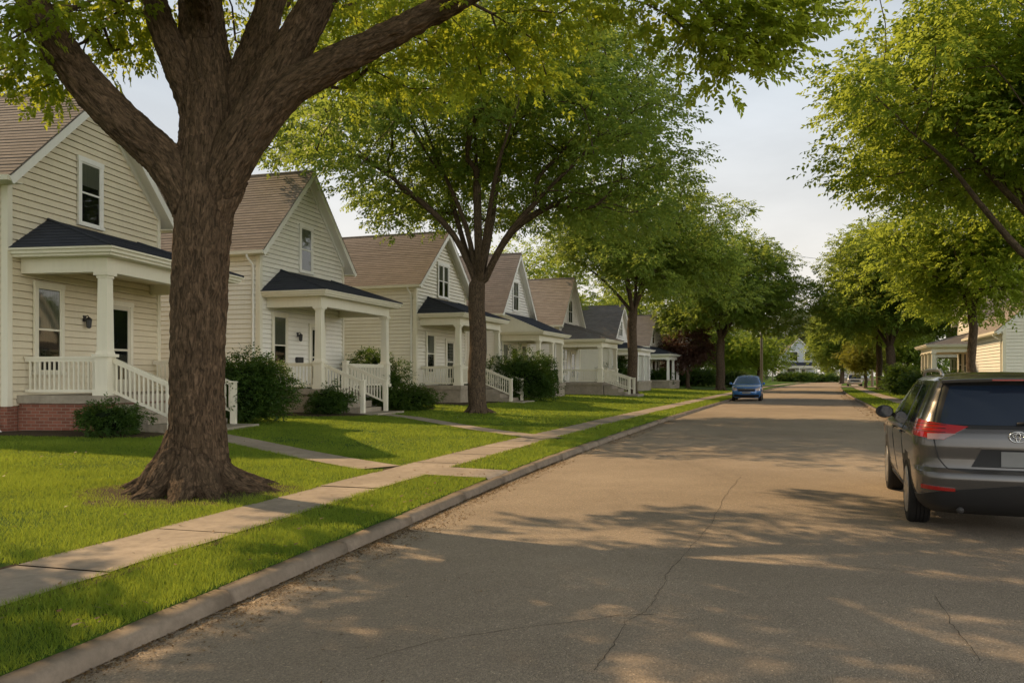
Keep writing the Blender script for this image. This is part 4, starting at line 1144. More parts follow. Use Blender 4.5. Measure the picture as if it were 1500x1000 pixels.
tree('small bright tree low behind the blue car', 35.5, 118, 2.6, .22, ((34.5, 118, 4.8), (5, 5, 3.6)), 110, None, 'leaf_bright', L=.32, nsp=30, nl=6, crad=1.1, seed=5, splen=.7)
tree('purple-leaved tree beside the white houses', 19.0, 88.5, 1.8, .2, ((18.9, 88.5, 4.2), (2.9, 3.0, 2.7)), 90, None, 'leaf_purple', L=.24, nsp=30, nl=6, crad=.9, seed=6, name='purple_tree', splen=.5)
tree('tall tree behind the fourth and fifth houses', .5, 76, 4, .35, ((1., 76, 8), (6.5, 6, 5.6)), 200, None, 'leaf_bright', L=.30, nsp=28, nl=6, crad=1.3, seed=7, splen=.7)
tree('leafy tree behind the white houses left of the purple tree', 12.5, 100, 4, .35, ((12.5, 100, 7.5), (7, 6, 5.5)), 170, None, 'leaf_mid', L=.36, nsp=26, nl=6, crad=1.5, seed=8, splen=.8)
tree('dark tree filling the gap behind the blue car on the left', 27, 122, 3, .35, ((27.5, 123, 6.5), (7, 6, 6)), 190, None, 'leaf_deep', L=.38, nsp=28, nl=6, crad=1.5, seed=9, splen=.8)
# right side
def keep_r(p):
    u, v = CX+F*p[0]/p[1], CY-F*(p[2]-CH)/p[1]
    if p[1] < 24 and u > 1330 and v > 110 and random.random() < .8: return False
    return u > 1226+random.uniform(-18, 18)+max(0, 120-v)*.12
tree('large overhanging tree whose trunk stands off the right edge', 17.4, 25.0, 4.6, .36, ((17.0, 25.0, 10.2), (7.6, 7.0, 5.0)), 600, None, 'leaf_bright', L=.18, nsp=46, nl=7, crad=.92, seed=11, low=-.72, splen=.46, keep=keep_r,
     hero=[hp([(1585, 410, 25), (1510, 380, 24.5), (1445, 310, 24), (1385, 235, 23.5), (1330, 190, 23)]), hp([(1585, 410, 25), (1530, 340, 25.5), (1470, 230, 26), (1440, 130, 26.5)]), hp([(1585, 410, 25), (1520, 330, 24.8), (1440, 245, 24.6), (1385, 180, 24.6), (1340, 130, 24.8)]),
           hp([(1585, 410, 25), (1590, 250, 25), (1570, 60, 25)]), hp([(1590, 410, 25), (1680, 300, 26), (1780, 200, 27)]), hp([(1588, 410, 25), (1600, 280, 23), (1640, 120, 20.5)])])
tree('slim tree with bright leaves standing before the long porch on the right', 19.1, 34.0, 4.3, .17, ((19.2, 34.2, 6.7), (4.0, 3.8, 3.1)), 250, None, 'leaf_bright', L=.17, nsp=32, nl=7, crad=.75, seed=12, low=-.85, splen=.42, limbs=4)
tree('stout green tree with fanned limbs, left of the long porch on the right', 36.5, 79, 4.3, .42, ((36.0, 79, 9.7), (6.7, 6.4, 7.0)), 430, None, 'leaf_deep', L=.27, nsp=40, nl=7, crad=1.2, seed=13, low=-.82, splen=.6, limbs=6, hollow=2.8, lump=.13, shell=.4)
tree('tree trunk standing close behind the stout one on the right', 39.0, 87, 5., .30, ((40.5, 89, 9.), (6, 6, 6)), 200, None, 'leaf_deep', L=.32, nsp=28, nl=6, crad=1.4, seed=14, splen=.8)
tree('small yellow-green tree beside the silver pickup', 43.2, 100, 1.9, .19, ((43.4, 100, 4.0), (3.0, 2.8, 2.6)), 110, None, 'leaf_yellow', L=.24, nsp=28, nl=6, crad=.8, seed=15, splen=.5)
tree('green tree arching over the bend, right of the end house', 66.5, 165, 5, .4, ((66.8, 165, 9.5), (6.0, 7, 8)), 260, None, 'leaf_deep', L=.45, nsp=34, nl=6, crad=1.7, seed=16, low=-.9, splen=1.1)
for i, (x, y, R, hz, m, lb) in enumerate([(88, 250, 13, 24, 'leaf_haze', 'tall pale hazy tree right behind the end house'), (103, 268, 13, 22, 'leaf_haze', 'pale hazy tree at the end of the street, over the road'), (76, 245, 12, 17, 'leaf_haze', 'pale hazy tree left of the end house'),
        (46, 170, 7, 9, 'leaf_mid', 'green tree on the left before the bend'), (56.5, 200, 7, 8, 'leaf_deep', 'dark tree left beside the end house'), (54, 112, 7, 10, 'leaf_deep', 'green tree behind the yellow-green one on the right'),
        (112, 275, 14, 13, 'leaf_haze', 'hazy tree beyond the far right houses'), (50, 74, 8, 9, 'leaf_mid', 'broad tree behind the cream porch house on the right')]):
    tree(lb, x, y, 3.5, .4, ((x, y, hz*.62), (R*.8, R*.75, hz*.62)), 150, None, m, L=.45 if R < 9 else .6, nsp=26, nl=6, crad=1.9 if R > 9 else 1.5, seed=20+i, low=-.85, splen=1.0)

# ------------------------------------------------------------------ bushes
def bush(label, x, y, R, h, n=150, mat='leaf_bush', L=.09, nsp=20, nl=5, seed=1, name='bush', crad=None, z=None):
    g = gxy(x, y) if z is None else z; root = thing(name, label, 'bush', (x, y, g))
    c = np.array([0, 0, h*.5]); rr = np.array([R[0], R[1], h*.52])
    cl = crown_pts(c, rr, n, seed*3.7, -.95, .25, .25)
    cl = cl[cl[:, 2] > .03]
    cr = crad or min(R)*.26
    mb = MB(); rs = random.Random(seed)
    for k in range(9):
        a = rs.uniform(0, 6.28); q = rs.uniform(.2, .75)
        mb.tube([(rs.uniform(-.08, .08), rs.uniform(-.08, .08), -.05), (math.cos(a)*R[0]*q*.5, math.sin(a)*R[1]*q*.5, h*.45), (math.cos(a)*R[0]*q, math.sin(a)*R[1]*q, h*rs.uniform(.6, .85))], [.022, .014, .006], 5)
    # dark lumpy core that closes the view through the leaves
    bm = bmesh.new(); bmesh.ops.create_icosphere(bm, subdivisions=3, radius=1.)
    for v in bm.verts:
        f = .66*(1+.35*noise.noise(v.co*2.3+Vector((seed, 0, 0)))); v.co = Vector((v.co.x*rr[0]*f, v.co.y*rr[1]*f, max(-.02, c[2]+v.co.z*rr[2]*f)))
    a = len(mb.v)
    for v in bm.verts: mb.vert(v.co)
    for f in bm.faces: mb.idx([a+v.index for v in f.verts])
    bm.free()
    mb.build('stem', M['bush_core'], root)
    leaves('foliage', cl, cr*RNG.uniform(.7, 1.3, len(cl)), nsp, nl, L, M[mat], root, .8, .05, c, cr*.8)
    return root
def bat(u, v, z=.33):
    d = F*(CH-z)/(v-CY); return (u-CX)/F*d, d
x, y = -9.05, 17.85
bush('small dark bush tucked beside the brick porch base', -8.55, 17.45, (.58, .5), .72, 90, seed=1, L=.06, name='bush')
bush('large dark rounded bush between the big trunk and the cream house', *bat(362, 622, .3), (1.05, 1.1), 1.75, 260, seed=2, L=.085)
bush('low leafy bush under the near side of the cream house porch', *bat(437, 606, .3), (.75, .7), .85, 110, seed=3, L=.08, mat='leaf_shrub')
bush('small dark bush beside the near stair rail of the cream house', *bat(480, 611, .3), (.62, .6), .9, 100, seed=4, L=.08)
bush('tall leafy bush right of the cream house steps', *bat(548, 598, .3), (1.1, 1.2), 2.3, 200, seed=5, L=.10, mat='leaf_bush')
bush('low spreading bush at the foot of the beige wall', *bat(590, 603, .3), (1.15, .8), .85, 150, seed=6, L=.09, mat='leaf_shrub')
bush('low bush before the beige house porch, left of the forked trunk', *bat(640, 590, .3), (.9, .7), .75, 90, seed=7, L=.10, mat='leaf_shrub')
bush('small round bush close left of the forked trunk', *bat(675, 591, .3), (.6, .6), 1.05, 90, seed=8, L=.10)
bush('big round bright hedge bush in front of the lean-to porch', *bat(764, 588, .3), (1.6, 1.5), 2.35, 240, seed=9, L=.12)
bush('smaller bush behind the round hedge bush, beside the white house', *bat(797, 579, .3), (1.1, 1.1), 2.1, 150, seed=10, L=.13)
bush('tall bush right of the deep porch, behind the third trunk', *bat(898, 573, .3), (1.5, 1.4), 3.0, 200, seed=11, L=.15)
bush('round bush before the slate-roofed white house', *bat(957, 569, .3), (1.9, 1.5), 1.75, 150, seed=12, L=.16)
bush('bush before the house with the brown door', *bat(983, 566, .3), (1.6, 1.4), 2.2, 130, seed=13, L=.17)
bush('dark hedge bush under the purple-leaved tree', *bat(1018, 566, .3), (3.0, 1.8), 2.0, 160, seed=14, L=.2)
bush('low hedge bush right of the split trunk tree', *bat(1078, 566, .3), (1.6, 1.4), 1.8, 120, seed=15, L=.2, mat='leaf_shrub')
bush('clipped dark hedge before the end house', 66.5, 192, (4.5, 2.5), 1.8, 160, seed=16, L=.34, z=.2)
bush('second clipped hedge right of the end house porch', 73.5, 196, (4, 2.5), 1.7, 160, seed=17, L=.34, z=.2)
bush('dark round bush beside the stout trunk on the right lawn', 30.6, 63.5, (1.5, 1.4), 2.1, 160, seed=18, L=.17)
bush('wide low bush in front of the right-hand long porch', 25.9, 50.5, (1.7, 1.4), 1.6, 170, seed=19, L=.15)
bush('bush before the long porch near the slim trunk', 26.6, 48.5, (1.3, 1.2), 1.5, 130, seed=20, L=.14, mat='leaf_shrub')
bush('hanging green shrub at the right end of the lean-to porch', 1.9, 47.0, (.6, .6), 1.6, 70, seed=21, L=.12, mat='leaf_shrub')

# ------------------------------------------------------------------ utility poles and wire
def pole(label, x, y, h, arm=True):
    root = thing('utility_pole', label, 'pole', (x, y, gxy(x, y)))
    mb = MB(); mb.tube([(0, 0, -.2), (0, 0, h*.5), (0, 0, h)], [.17, .14, .11], 10); o = mb.build('post', M['twig_pole'], root, True)
    if arm:
        mb = MB(); mb.beam((-1.1, .1, h-.5), (1.1, -.1, h-.5), .10, .12); mb.build('crossarm', M['twig_pole'], root)
        for k in (-.9, -.45, .45, .9):
            mb = MB(); mb.lathe([(.02, h-.44), (.045, h-.40), (.045, h-.32), (.02, h-.28)], 8, (k, -k*.09, 0)); mb.build('insulator', M['dark_metal'], root)
    return root
M['twig_pole'] = m_flat('pole_wood', (.30, .27, .23), .85, .2)
pole('weathered utility pole rising out of the trees behind the blue car', 30.0, 98.5, 17.0)
pole('short grey utility post left of the end house', 59.8, 188, 6.0, False)
pole('utility pole hidden in the crowns on the right side', 47.5, 108, 17.0)
mb = MB(); A = np.array([30.0, 98.5, 16.9]); B = np.array([47.5, 108, 16.9])
mb.tube([A+(B-A)*t+np.array([0, 0, -.55*4*t*(1-t)]) for t in np.linspace(0, 1, 14)], .022, 5)
tag(mb.build('overhead_wire', M['dark_metal']), 'thin black overhead wire crossing high above the far street', 'wire')
#CARS_BEGIN
# ------------------------------------------------------------------ vehicles
def m_car(name, c, metal=.5, rough=.24):
    t = NT(name); p = t.obj(); n = t.noise(p, 3, 5, .6); f = t.noise(p, 900, 1)
    col = t.mix(t.math('MULTIPLY', n, .5), c, mul(c, .72)); dust = t.noise(p, 14, 5, .7)
    b = t.bsdf(col, t.math('ADD', t.math('MULTIPLY', dust, .07), rough-.02), None, .5, metal, .7); b.inputs['Coat Roughness'].default_value = .07; return t.m
M['paint_grey'] = m_car('paint_dark_grey', (.105, .097, .088))
M['paint_blue'] = m_car('paint_blue', (.03, .15, .42), .2)
M['paint_silver'] = m_car('paint_silver', (.42, .43, .43), .3)
M['car_glass'] = m_glass('car_glass', (.014, .022, .038), .05, False)
M['screen_glass'] = m_glass('screen_glass', (.05, .10, .17), .08, False)  # lighter blue puts the reflected sky into the glass colour
M['dark_steel'] = m_flat('dark_steel', (.05, .047, .045), .6, .4, .3)
M['lamp_pink'] = m_flat('smoked_lens', (.30, .16, .14), .12, .6, 0, .6)
M['car_trim'] = m_flat('black_plastic', (.018, .018, .018), .55, .35)
M['rubber'] = m_flat('tyre_rubber', (.022, .021, .02), .85, .2)
M['alloy'] = m_flat('alloy_rim', (.38, .37, .35), .35, .5, .7)
M['red_lens'] = m_flat('red_lens', (.30, .009, .008), .12, .6, 0, .6)
M['clear_lens'] = m_flat('clear_lens', (.42, .34, .30), .1, .6, .2, .6)
M['chrome'] = m_flat('chrome', (.65, .65, .64), .15, .6, .95)
M['plate'] = m_flat('plate_metal', (.20, .20, .19), .5, .4)
M['plate_pale'] = m_flat('plate_pale', (.55, .55, .5), .5, .4)

class Shell:
    """car shell: rounded plan outlines stacked over height. rows: z, rear y, front y, half width, rear and front corner radius"""
    def __init__(s, rows, bulge=.07, sb=.035): s.R = np.array(rows, float); s.b = bulge; s.sb = sb
    def par(s, z):
        R = s.R; i = int(np.clip(np.searchsorted(R[:, 0], z)-1, 0, len(R)-2)); t = np.clip((z-R[i, 0])/(R[i+1, 0]-R[i, 0]), 0, 1)
        p0, p1, p2, p3 = R[max(i-1, 0), 1:], R[i, 1:], R[i+1, 1:], R[min(i+2, len(R)-1), 1:]
        lin = p1+(p2-p1)*t
        cr_ = .5*(2*p1+(p2-p0)*t+(2*p0-5*p1+4*p2-p3)*t*t+(3*p1-p0-3*p2+p3)*t**3)
        return lin*.5+cr_*.5
    def pt(s, tau, z, side=1):
        yr, yf, w, rr, rf = s.par(z); b = s.b
        yr2 = yr+b*((w-rr)/w)**2; yf2 = yf-b*((w-rf)/w)**2
        if tau <= 1: x = tau*(w-rr); y = yr+b*(x/w)**2
        elif tau <= 2: a = (tau-1)*math.pi/2; x = w-rr+rr*math.sin(a); y = yr2+rr*(1-math.cos(a))
        elif tau <= 3: t = tau-2; y = yr2+rr+(yf2-rf-yr2-rr)*t; x = w
        elif tau <= 4: a = (tau-3)*math.pi/2; x = w-rf+rf*math.cos(a); y = yf2-rf+rf*math.sin(a)
        else: x = (5-tau)*(w-rf); y = yf-b*(x/w)**2
        ym, hl = (yr+yf)/2, (yf-yr)/2
        x -= s.sb*min(1, max(0, (abs((y-ym)/hl))))**3*min(1, x/w)
        return np.array([side*x, y, z])
    def trear(s, x, z):
        yr, yf, w, rr, rf = s.par(z); x = abs(x)
        return x/(w-rr) if x <= w-rr else 1+math.asin(min(1, (x-(w-rr))/rr))/(math.pi/2)
    def tfront(s, x, z):
        yr, yf, w, rr, rf = s.par(z); x = abs(x)
        return 5-x/(w-rf) if x <= w-rf else 3+math.acos(min(1, (x-(w-rf))/rf))/(math.pi/2)
    def tside(s, y, z):
        yr, yf, w, rr, rf = s.par(z); b = s.b; a = yr+b*((w-rr)/w)**2+rr; c = yf-b*((w-rf)/w)**2-rf
        return 2+min(1, max(0, (y-a)/(c-a)))
    def nrm(s, tau, z, side):
        e = .02; a = s.pt(min(5, tau+e), z, side)-s.pt(max(0, tau-e), z, side); b = s.pt(tau, min(z+.015, s.R[-1, 0]), side)-s.pt(tau, z-.015, side)
        n = np.cross(a, b)*side; l = np.linalg.norm(n); return n/l if l > 1e-9 else np.array([0, 0, 1.])
    def body(s, n=56):
        taus = list(np.linspace(0, 1, 5))+list(np.linspace(1, 2, 7)[1:])+list(np.linspace(2, 3, 26)[1:])+list(np.linspace(3, 4, 7)[1:])+list(np.linspace(4, 5, 5)[1:])
        loop = [(t, 1) for t in taus]+[(t, -1) for t in taus[-2:0:-1]]
        zs = np.unique(np.concatenate([np.linspace(s.R[0, 0], s.R[-1, 0], n), s.R[:, 0]])); mb = MB(); rings = []
        for z in zs: rings.append([mb.vert(s.pt(t, z, sd)) for t, sd in loop])
        m = len(loop)
        for i in range(len(rings)-1):
            for k in range(m): mb.idx((rings[i][k], rings[i][(k+1) % m], rings[i+1][(k+1) % m], rings[i+1][k]))
        mb.idx(rings[0][::-1])
        # crowned roof
        last = rings[-1]; P = [np.array(mb.v[i]) for i in last]; c = np.mean(P, 0); 
        for f, dz in ((.8, .010), (.55, .018), (.25, .022)):
            r = [mb.vert(c+(p-c)*np.array([f, f, 1])+[0, 0, dz]) for p in P]
            for k in range(m): mb.idx((last[k], last[(k+1) % m], r[(k+1) % m], r[k]))
            last = r
        mb.idx(last); return mb
    def patch(s, mb, q, side=1, nu=8, nv=6, off=.006, skirt=.02):
        """q: four (tau, z) corners in order; a skirt closes its edge"""
        G = []
        for i in range(nu+1):
            row = []
            for j in range(nv+1):
                u, v = i/nu, j/nv
                t = (1-u)*(1-v)*q[0][0]+u*(1-v)*q[1][0]+u*v*q[2][0]+(1-u)*v*q[3][0]; z = (1-u)*(1-v)*q[0][1]+u*(1-v)*q[1][1]+u*v*q[2][1]+(1-u)*v*q[3][1]
                row.append((t, z))
            G.append(row)
        top = [[mb.vert(s.pt(t, z, side)+s.nrm(t, z, side)*off) for t, z in r] for r in G]
        for i in range(nu):
            for j in range(nv): mb.idx((top[i][j], top[i+1][j], top[i+1][j+1], top[i][j+1]))
        edge = [(i, 0) for i in range(nu)]+[(nu, j) for j in range(nv)]+[(i, nv) for i in range(nu, 0, -1)]+[(0, j) for j in range(nv, 0, -1)]
        low = [mb.vert(s.pt(*G[i][j], side)-s.nrm(*G[i][j], side)*skirt) for i, j in edge]
        for k in range(len(edge)):
            a, b = edge[k], edge[(k+1) % len(edge)]; mb.idx((top[a[0]][a[1]], low[k], low[(k+1) % len(edge)], top[b[0]][b[1]]))
    def line(s, mb, pts, side=1, r=.004, off=.001, k=6):
        P = []
        for (a, b) in zip(pts[:-1], pts[1:]):
            for i in range(k): t = a[0]+(b[0]-a[0])*i/k; z = a[1]+(b[1]-a[1])*i/k; P.append(s.pt(t, z, side)+s.nrm(t, z, side)*off)
        P.append(s.pt(*pts[-1], side)); mb.tube(P, r, 5)

def shade(o, ang=35):
    me = o.data; me.polygons.foreach_set('use_smooth', [True]*len(me.polygons)); me.set_sharp_from_angle(angle=math.radians(ang)); return o
def cut_arches(o, axles, zc, r, w, inner, dark):
    bm = bmesh.new()
    for y in axles:
        for sd in (-1, 1):
            ret = bmesh.ops.create_cone(bm, cap_ends=True, segments=40, radius1=r, radius2=r, depth=1.2, matrix=Matrix.Translation((sd*(inner+.6), y, zc)) @ Matrix.Rotation(math.pi/2, 4, 'Y'))
    me = bpy.data.meshes.new('cut'); bm.to_mesh(me); bm.free(); co = bpy.data.objects.new('cut', me); COL.objects.link(co)
    md = o.modifiers.new('b', 'BOOLEAN'); md.operation = 'DIFFERENCE'; md.object = co; md.solver = 'EXACT'
    bpy.context.view_layer.update(); dg = bpy.context.evaluated_depsgraph_get(); new = bpy.data.meshes.new_from_object(o.evaluated_get(dg)); o.modifiers.clear(); o.data = new
    bpy.data.objects.remove(co); new.materials.append(dark); k = len(new.materials)-1
    for p in new.polygons:
        c = p.center
        for y in axles:
            if math.hypot(c.y-y, c.z-zc) < r-.006 and abs(c.x) > inner-.02 or (math.hypot(c.y-y, c.z-zc) < r+.004 and abs(p.normal.x) < .05 and inner < abs(c.x) < w-.02): p.material_index = k
        if p.normal.z < -.8 and c.z < .4: p.material_index = k
def wheel(root, x, y, r, wd, spokes=5, rim='alloy'):
    s = 1 if x > 0 else -1; mb = MB(); h = wd/2
    prof = [(r*.66, -h*.9), (r*.80, -h), (r*.93, -h*.94), (r*.985, -h*.72)]
    for k in range(4):                              # tread grooves
        a = -h*.62+k*h*.34; prof += [(r, a), (r, a+h*.24), (r-.008, a+h*.25), (r-.008, a+h*.33)]
    prof += [(r*.985, h*.72), (r*.93, h*.94), (r*.80, h), (r*.66, h*.9), (r*.63, h*.3)] if x > 0 else [(r*.985, h*.72), (r*.93, h*.94), (r*.80, h), (r*.66, h*.9)]
    if x < 0: prof = [(r*.63, -h*.3)]+prof
    mb.lathe(prof, 40, (0, 0, 0), 'x'); w = mb.build('wheel', M['rubber'], root); w.location = (x, y, r); shade(w, 40)
    m2 = MB(); o = s*h
    m2.lathe([(r*.69, o*.93), (r*.67, o*.99), (r*.62, o*.90), (r*.61, o*.45), (r*.64, o*.45)], 32, (0, 0, 0), 'x')
    m2.lathe([(.001, o*.84), (.055, o*.82), (.062, o*.4)], 16, (0, 0, 0), 'x')
    for k in range(spokes):
        for dlt in (-.16, .16):
            a = 2*math.pi*k/spokes; p = Vector((o*.78, math.cos(a)*.04, math.sin(a)*.04)); q = Vector((o*.86, math.cos(a+dlt)*r*.64, math.sin(a+dlt)*r*.64)); m2.beam(p, q, .042, .035, (1, 0, 0))
    shade(fixn(m2.build('rim', M[rim], w)), 40)
    return w

def place(label, cat, name, x, y, hx, z=.02):
    """hx: heading, degrees to the right of straight ahead, of the vehicle's front"""
    return thing(name, label, cat, (x, y, z), -math.radians(hx))

def both(f):
    for sd in (-1, 1): f(sd)

def suv():
    root = place('dark grey SUV parked on the right, seen from behind, cut by the right edge', 'car', 'parked_car', 4.90, 7.90, 20.5); root.scale = (.95, 1, 1.0)
    S = Shell([(.23, .26, 4.50, .80, .20, .3), (.32, .10, 4.68, .895, .24, .4), (.45, .03, 4.78, .935, .26, .5), (.60, .0, 4.80, .95, .27, .55), (.665, .015, 4.80, .955, .27, .55), (.705, .075, 4.79, .957, .27, .55), (.80, .085, 4.76, .96, .27, .55),
               (.92, .08, 4.66, .965, .27, .52), (1.0, .09, 4.45, .96, .27, .5), (1.06, .105, 3.95, .945, .26, .46), (1.11, .125, 3.50, .925, .26, .42), (1.20, .17, 3.28, .89, .25, .38), (1.36, .26, 2.98, .82, .23, .34), (1.50, .35, 2.72, .755, .22, .32), (1.575, .41, 2.55, .715, .22, .30),
               (1.615, .48, 2.42, .665, .22, .3), (1.640, .60, 2.25, .58, .22, .28), (1.652, .78, 2.05, .46, .2, .25)])
    b = shade(S.body(64).build('body', M['paint_grey'], root)); cut_arches(b, (1.02, 3.80), .375, .435, .96, .60, M['car_trim']); shade(b, 32)
    R, Y_ = S.trear, S.tside
    # rear window with its black surround
    mb = MB(); both(lambda sd: S.patch(mb, [(0, 1.10), (R(.77, 1.10), 1.10), (R(.62, 1.545), 1.545), (0, 1.545)], sd, 10, 8, .004, .01)); rwin = shade(fixn(mb.build('rear_window', M['car_trim'], root)))
    mb = MB(); both(lambda sd: S.patch(mb, [(0, 1.135), (R(.735, 1.135), 1.135), (R(.60, 1.515), 1.515), (0, 1.53)], sd, 10, 8, .009, .01)); shade(fixn(mb.build('pane', M['car_glass'], rwin)))
    # spoiler with brake light
    mb = MB(); rr = []
    for x in np.linspace(-.66, .66, 13):
        k = 1-(abs(x)/.66)**4*.5; yb = .27+.10*(x/.66)**2
        rr.append([mb.vert(p) for p in ((x, .75, 1.655-.05*(abs(x)/.66)**3), (x, yb+.03, 1.610-.02*(abs(x)/.66)**2), (x, yb, 1.597-.02*(abs(x)/.66)**2), (x, yb+.01, 1.572-.02*(abs(x)/.66)**2), (x, .50, 1.565))])
    for i in range(12):
        for j in range(4): mb.idx((rr[i][j], rr[i+1][j], rr[i+1][j+1], rr[i][j+1]))
    mb.idx(rr[0]); mb.idx(rr[-1][::-1]); sp = shade(fixn(mb.build('spoiler', M['paint_grey'], root)), 50)
    mb = MB(); mb.box(-.20, .20, .258, .29, 1.578, 1.592); mb.build('brake_light', M['red_lens'], sp)
    # lamps
    for sd in (-1, 1):
        mb = MB(); S.patch(mb, [(Y_(.36, 1.0)+.0, 1.02), (R(.70, .985), .985), (R(.46, 1.115), 1.115), (Y_(.36, 1.2)+.0, 1.185)], sd, 18, 6, .022, .02); lp = shade(fixn(mb.build('tail_lamp', M['red_lens'], root)), 40)
        mb = MB(); S.patch(mb, [(R(.84, .99), .985), (R(.70, .99), .990), (R(.58, 1.04), 1.045), (R(.84, 1.04), 1.040)], sd, 8, 3, .027, .02); shade(fixn(mb.build('reverse_lens', M['lamp_pink'], lp)), 40)
        mb = MB()
        for z in (1.065, 1.10, 1.135): S.line(mb, [(Y_(.40, z), z), (1.5, z-.004), (R(.62, z), z-.008)], sd, .003, .023)
        mb.build('lamp_rib', M['car_trim'], lp)
        mb = MB(); S.patch(mb, [(R(.90, .50), .495), (R(.60, .50), .485), (R(.60, .52), .515), (R(.90, .52), .535)], sd, 8, 2, .020, .02); shade(fixn(mb.build('reflector', M['red_lens'], root)), 40)
    # black lower bumper, tailgate seam, licence plate recess
    mb = MB(); both(lambda sd: S.patch(mb, [(0, .27), (Y_(.50, .27), .27), (Y_(.52, .44), .40), (0, .565)], sd, 22, 5, .010, .02)); shade(fixn(mb.build('bumper', M['car_trim'], root)), 50)
    mb = MB(); S.line(mb, [(R(.66, 1.54), 1.54), (R(.80, 1.10), 1.10), (R(.79, .98), .98), (R(.75, .80), .80), (R(.66, .70), .70), (0, .70)], -1, .006); S.line(mb, [(0, .70), (R(.66, .70), .70), (R(.75, .80), .80), (R(.79, .98), .98), (R(.80, 1.10), 1.10), (R(.66, 1.54), 1.54)], 1, .006); mb.build('tailgate_seam', M['car_trim'], root)
    mb = MB(); both(lambda sd: S.patch(mb, [(0, .725), (R(.44, .725), .725), (R(.34, .90), .90), (0, .905)], sd, 8, 4, .003, .01)); rc = shade(fixn(mb.build('plate_recess', M['car_trim'], root)), 40)
    mb = MB(); both(lambda sd: S.patch(mb, [(0, .735), (R(.158, .735), .735), (R(.158, .885), .885), (0, .885)], sd, 3, 3, .010, .006)); shade(fixn(mb.build('licence_plate', M['plate'], rc)), 40)
    mb = MB(); both(lambda sd: S.patch(mb, [(0, .905), (R(.36, .905), .905), (R(.36, .93), .925), (0, .935)], sd, 6, 2, .022, .01)); shade(fixn(mb.build('handle', M['paint_grey'], rc)), 40)
    # oval emblem
    mb = MB(); c = S.pt(0, 1.03, 1)+np.array([0, -.012, 0])
    def ell(cx, cz, a, e, r): mb.tube([c+np.array([cx+a*math.cos(t), -.002, cz+e*math.sin(t)]) for t in np.linspace(0, 2*math.pi, 29)], r, 6)
    ell(0, 0, .078, .052, .0075); ell(0, .012, .050, .022, .005); ell(0, 0, .021, .046, .005)
    mb.build('emblem', M['chrome'], root, True)
    mb = MB(); w0 = S.pt(0, 1.155, 1)+[0, -.03, 0]; mb.tube([w0, S.pt(R(.2, 1.18), 1.18, 1)+[0, -.03, 0], S.pt(R(.46, 1.2), 1.2, 1)+[0, -.025, 0]], [.018, .012, .008], 6); mb.build('wiper', M['car_trim'], root, True)
    mb = MB(); mb.tube([(-.52, .5, .30), (-.52, .12, .285)], .035, 12); mb.build('exhaust_pipe', M['dark_steel'], root, True)
    # side windows, seams, handles, mirrors
    for sd in (-1, 1):
        for y0, y1, ty0, ty1 in ((.62, 1.22, .78, 1.25), (1.30, 2.13, 1.33, 2.10), (2.20, 3.16, 2.17, 2.66)):
            mb = MB(); S.patch(mb, [(Y_(y0, 1.13), 1.13), (Y_(y1, 1.13), 1.13), (Y_(ty1, 1.53), 1.53), (Y_(ty0, 1.53), 1.53)], sd, 6, 6, .005, .01); shade(fixn(mb.build('side_window', M['car_glass'], root)))
        for a_, z0_, b_, z1_ in ((1.26, .62, 1.26, 1.12), (2.16, .34, 2.16, 1.12), (3.25, .5, 3.2, 1.06)):
            mb = MB(); S.line(mb, [(Y_(a_, z0_), z0_), (Y_(b_, z1_), z1_)], sd, .004); mb.build('door_seam', M['car_trim'], root)
        for y in (1.35, 2.28):
            mb = MB(); S.line(mb, [(Y_(y, .98), .985), (Y_(y+.2, .98), .985)], sd, .014, .025); mb.build('handle', M['paint_grey'], root, True)
        mb = MB(); S.patch(mb, [(Y_(1.5, .28), .26), (Y_(3.3, .28), .26), (Y_(3.3, .4), .36), (Y_(1.5, .4), .36)], sd, 8, 3, .012, .02); shade(fixn(mb.build('sill', M['car_trim'], root)))
        mb = MB(); x = sd*1.035; mb.tube([(x-sd*.02, 3.20, 1.145), (x-sd*.02, 3.14, 1.145), (x, 3.05, 1.15), (x, 2.985, 1.15), (x, 2.975, 1.15)], [.03, .075, .102, .100, .088], 16)
        for i, v in enumerate(mb.v): mb.v[i] = (x+(v[0]-x)*1.15, v[1], 1.15+(v[2]-1.15)*.85)
        mb.beam((sd*.88, 3.09, 1.10), (sd*.98, 3.08, 1.12), .05, .05); mr = shade(fixn(mb.build('mirror', M['car_trim'], root)), 40)
        mb = MB(); mb.tube([(x, 2.974, 1.15), (x, 2.970, 1.15)], [.092, .090], 16)
        for i, v in enumerate(mb.v): mb.v[i] = (x+(v[0]-x)*1.12, v[1], 1.15+(v[2]-1.15)*.82)
        mb.build('mirror_glass', M['car_glass'], mr)
        mb = MB(); P = [(sd*.60, .78, 1.630), (sd*.605, .86, 1.672), (sd*.61, 1.05, 1.688), (sd*.61, 1.7, 1.694), (sd*.60, 2.25, 1.682), (sd*.585, 2.48, 1.655), (sd*.58, 2.55, 1.62)]
        mb.tube(smooth_line(P, [1]*7, 4)[0], .020, 8); mb.build('roof_rail', M['alloy'], root, True)
        for y in (1.02, 3.80): wheel(root, sd*.835, y, .372, .235, 5)
    mb = MB(); both(lambda sd: S.patch(mb, [(S.tfront(.80, 1.13), 1.13), (5, 1.12), (5, 1.55), (S.tfront(.62, 1.53), 1.53)], sd, 8, 6, .005, .01)); shade(fixn(mb.build('windscreen', M['car_glass'], root)))
    for sd in (-1, 1):
        mb = MB(); S.patch(mb, [(3.1, .80), (4.3, .76), (4.3, .88), (3.1, .93)], sd, 8, 4, .012, .02); shade(fixn(mb.build('headlight', M['clear_lens'], root)))
    return root
suv()

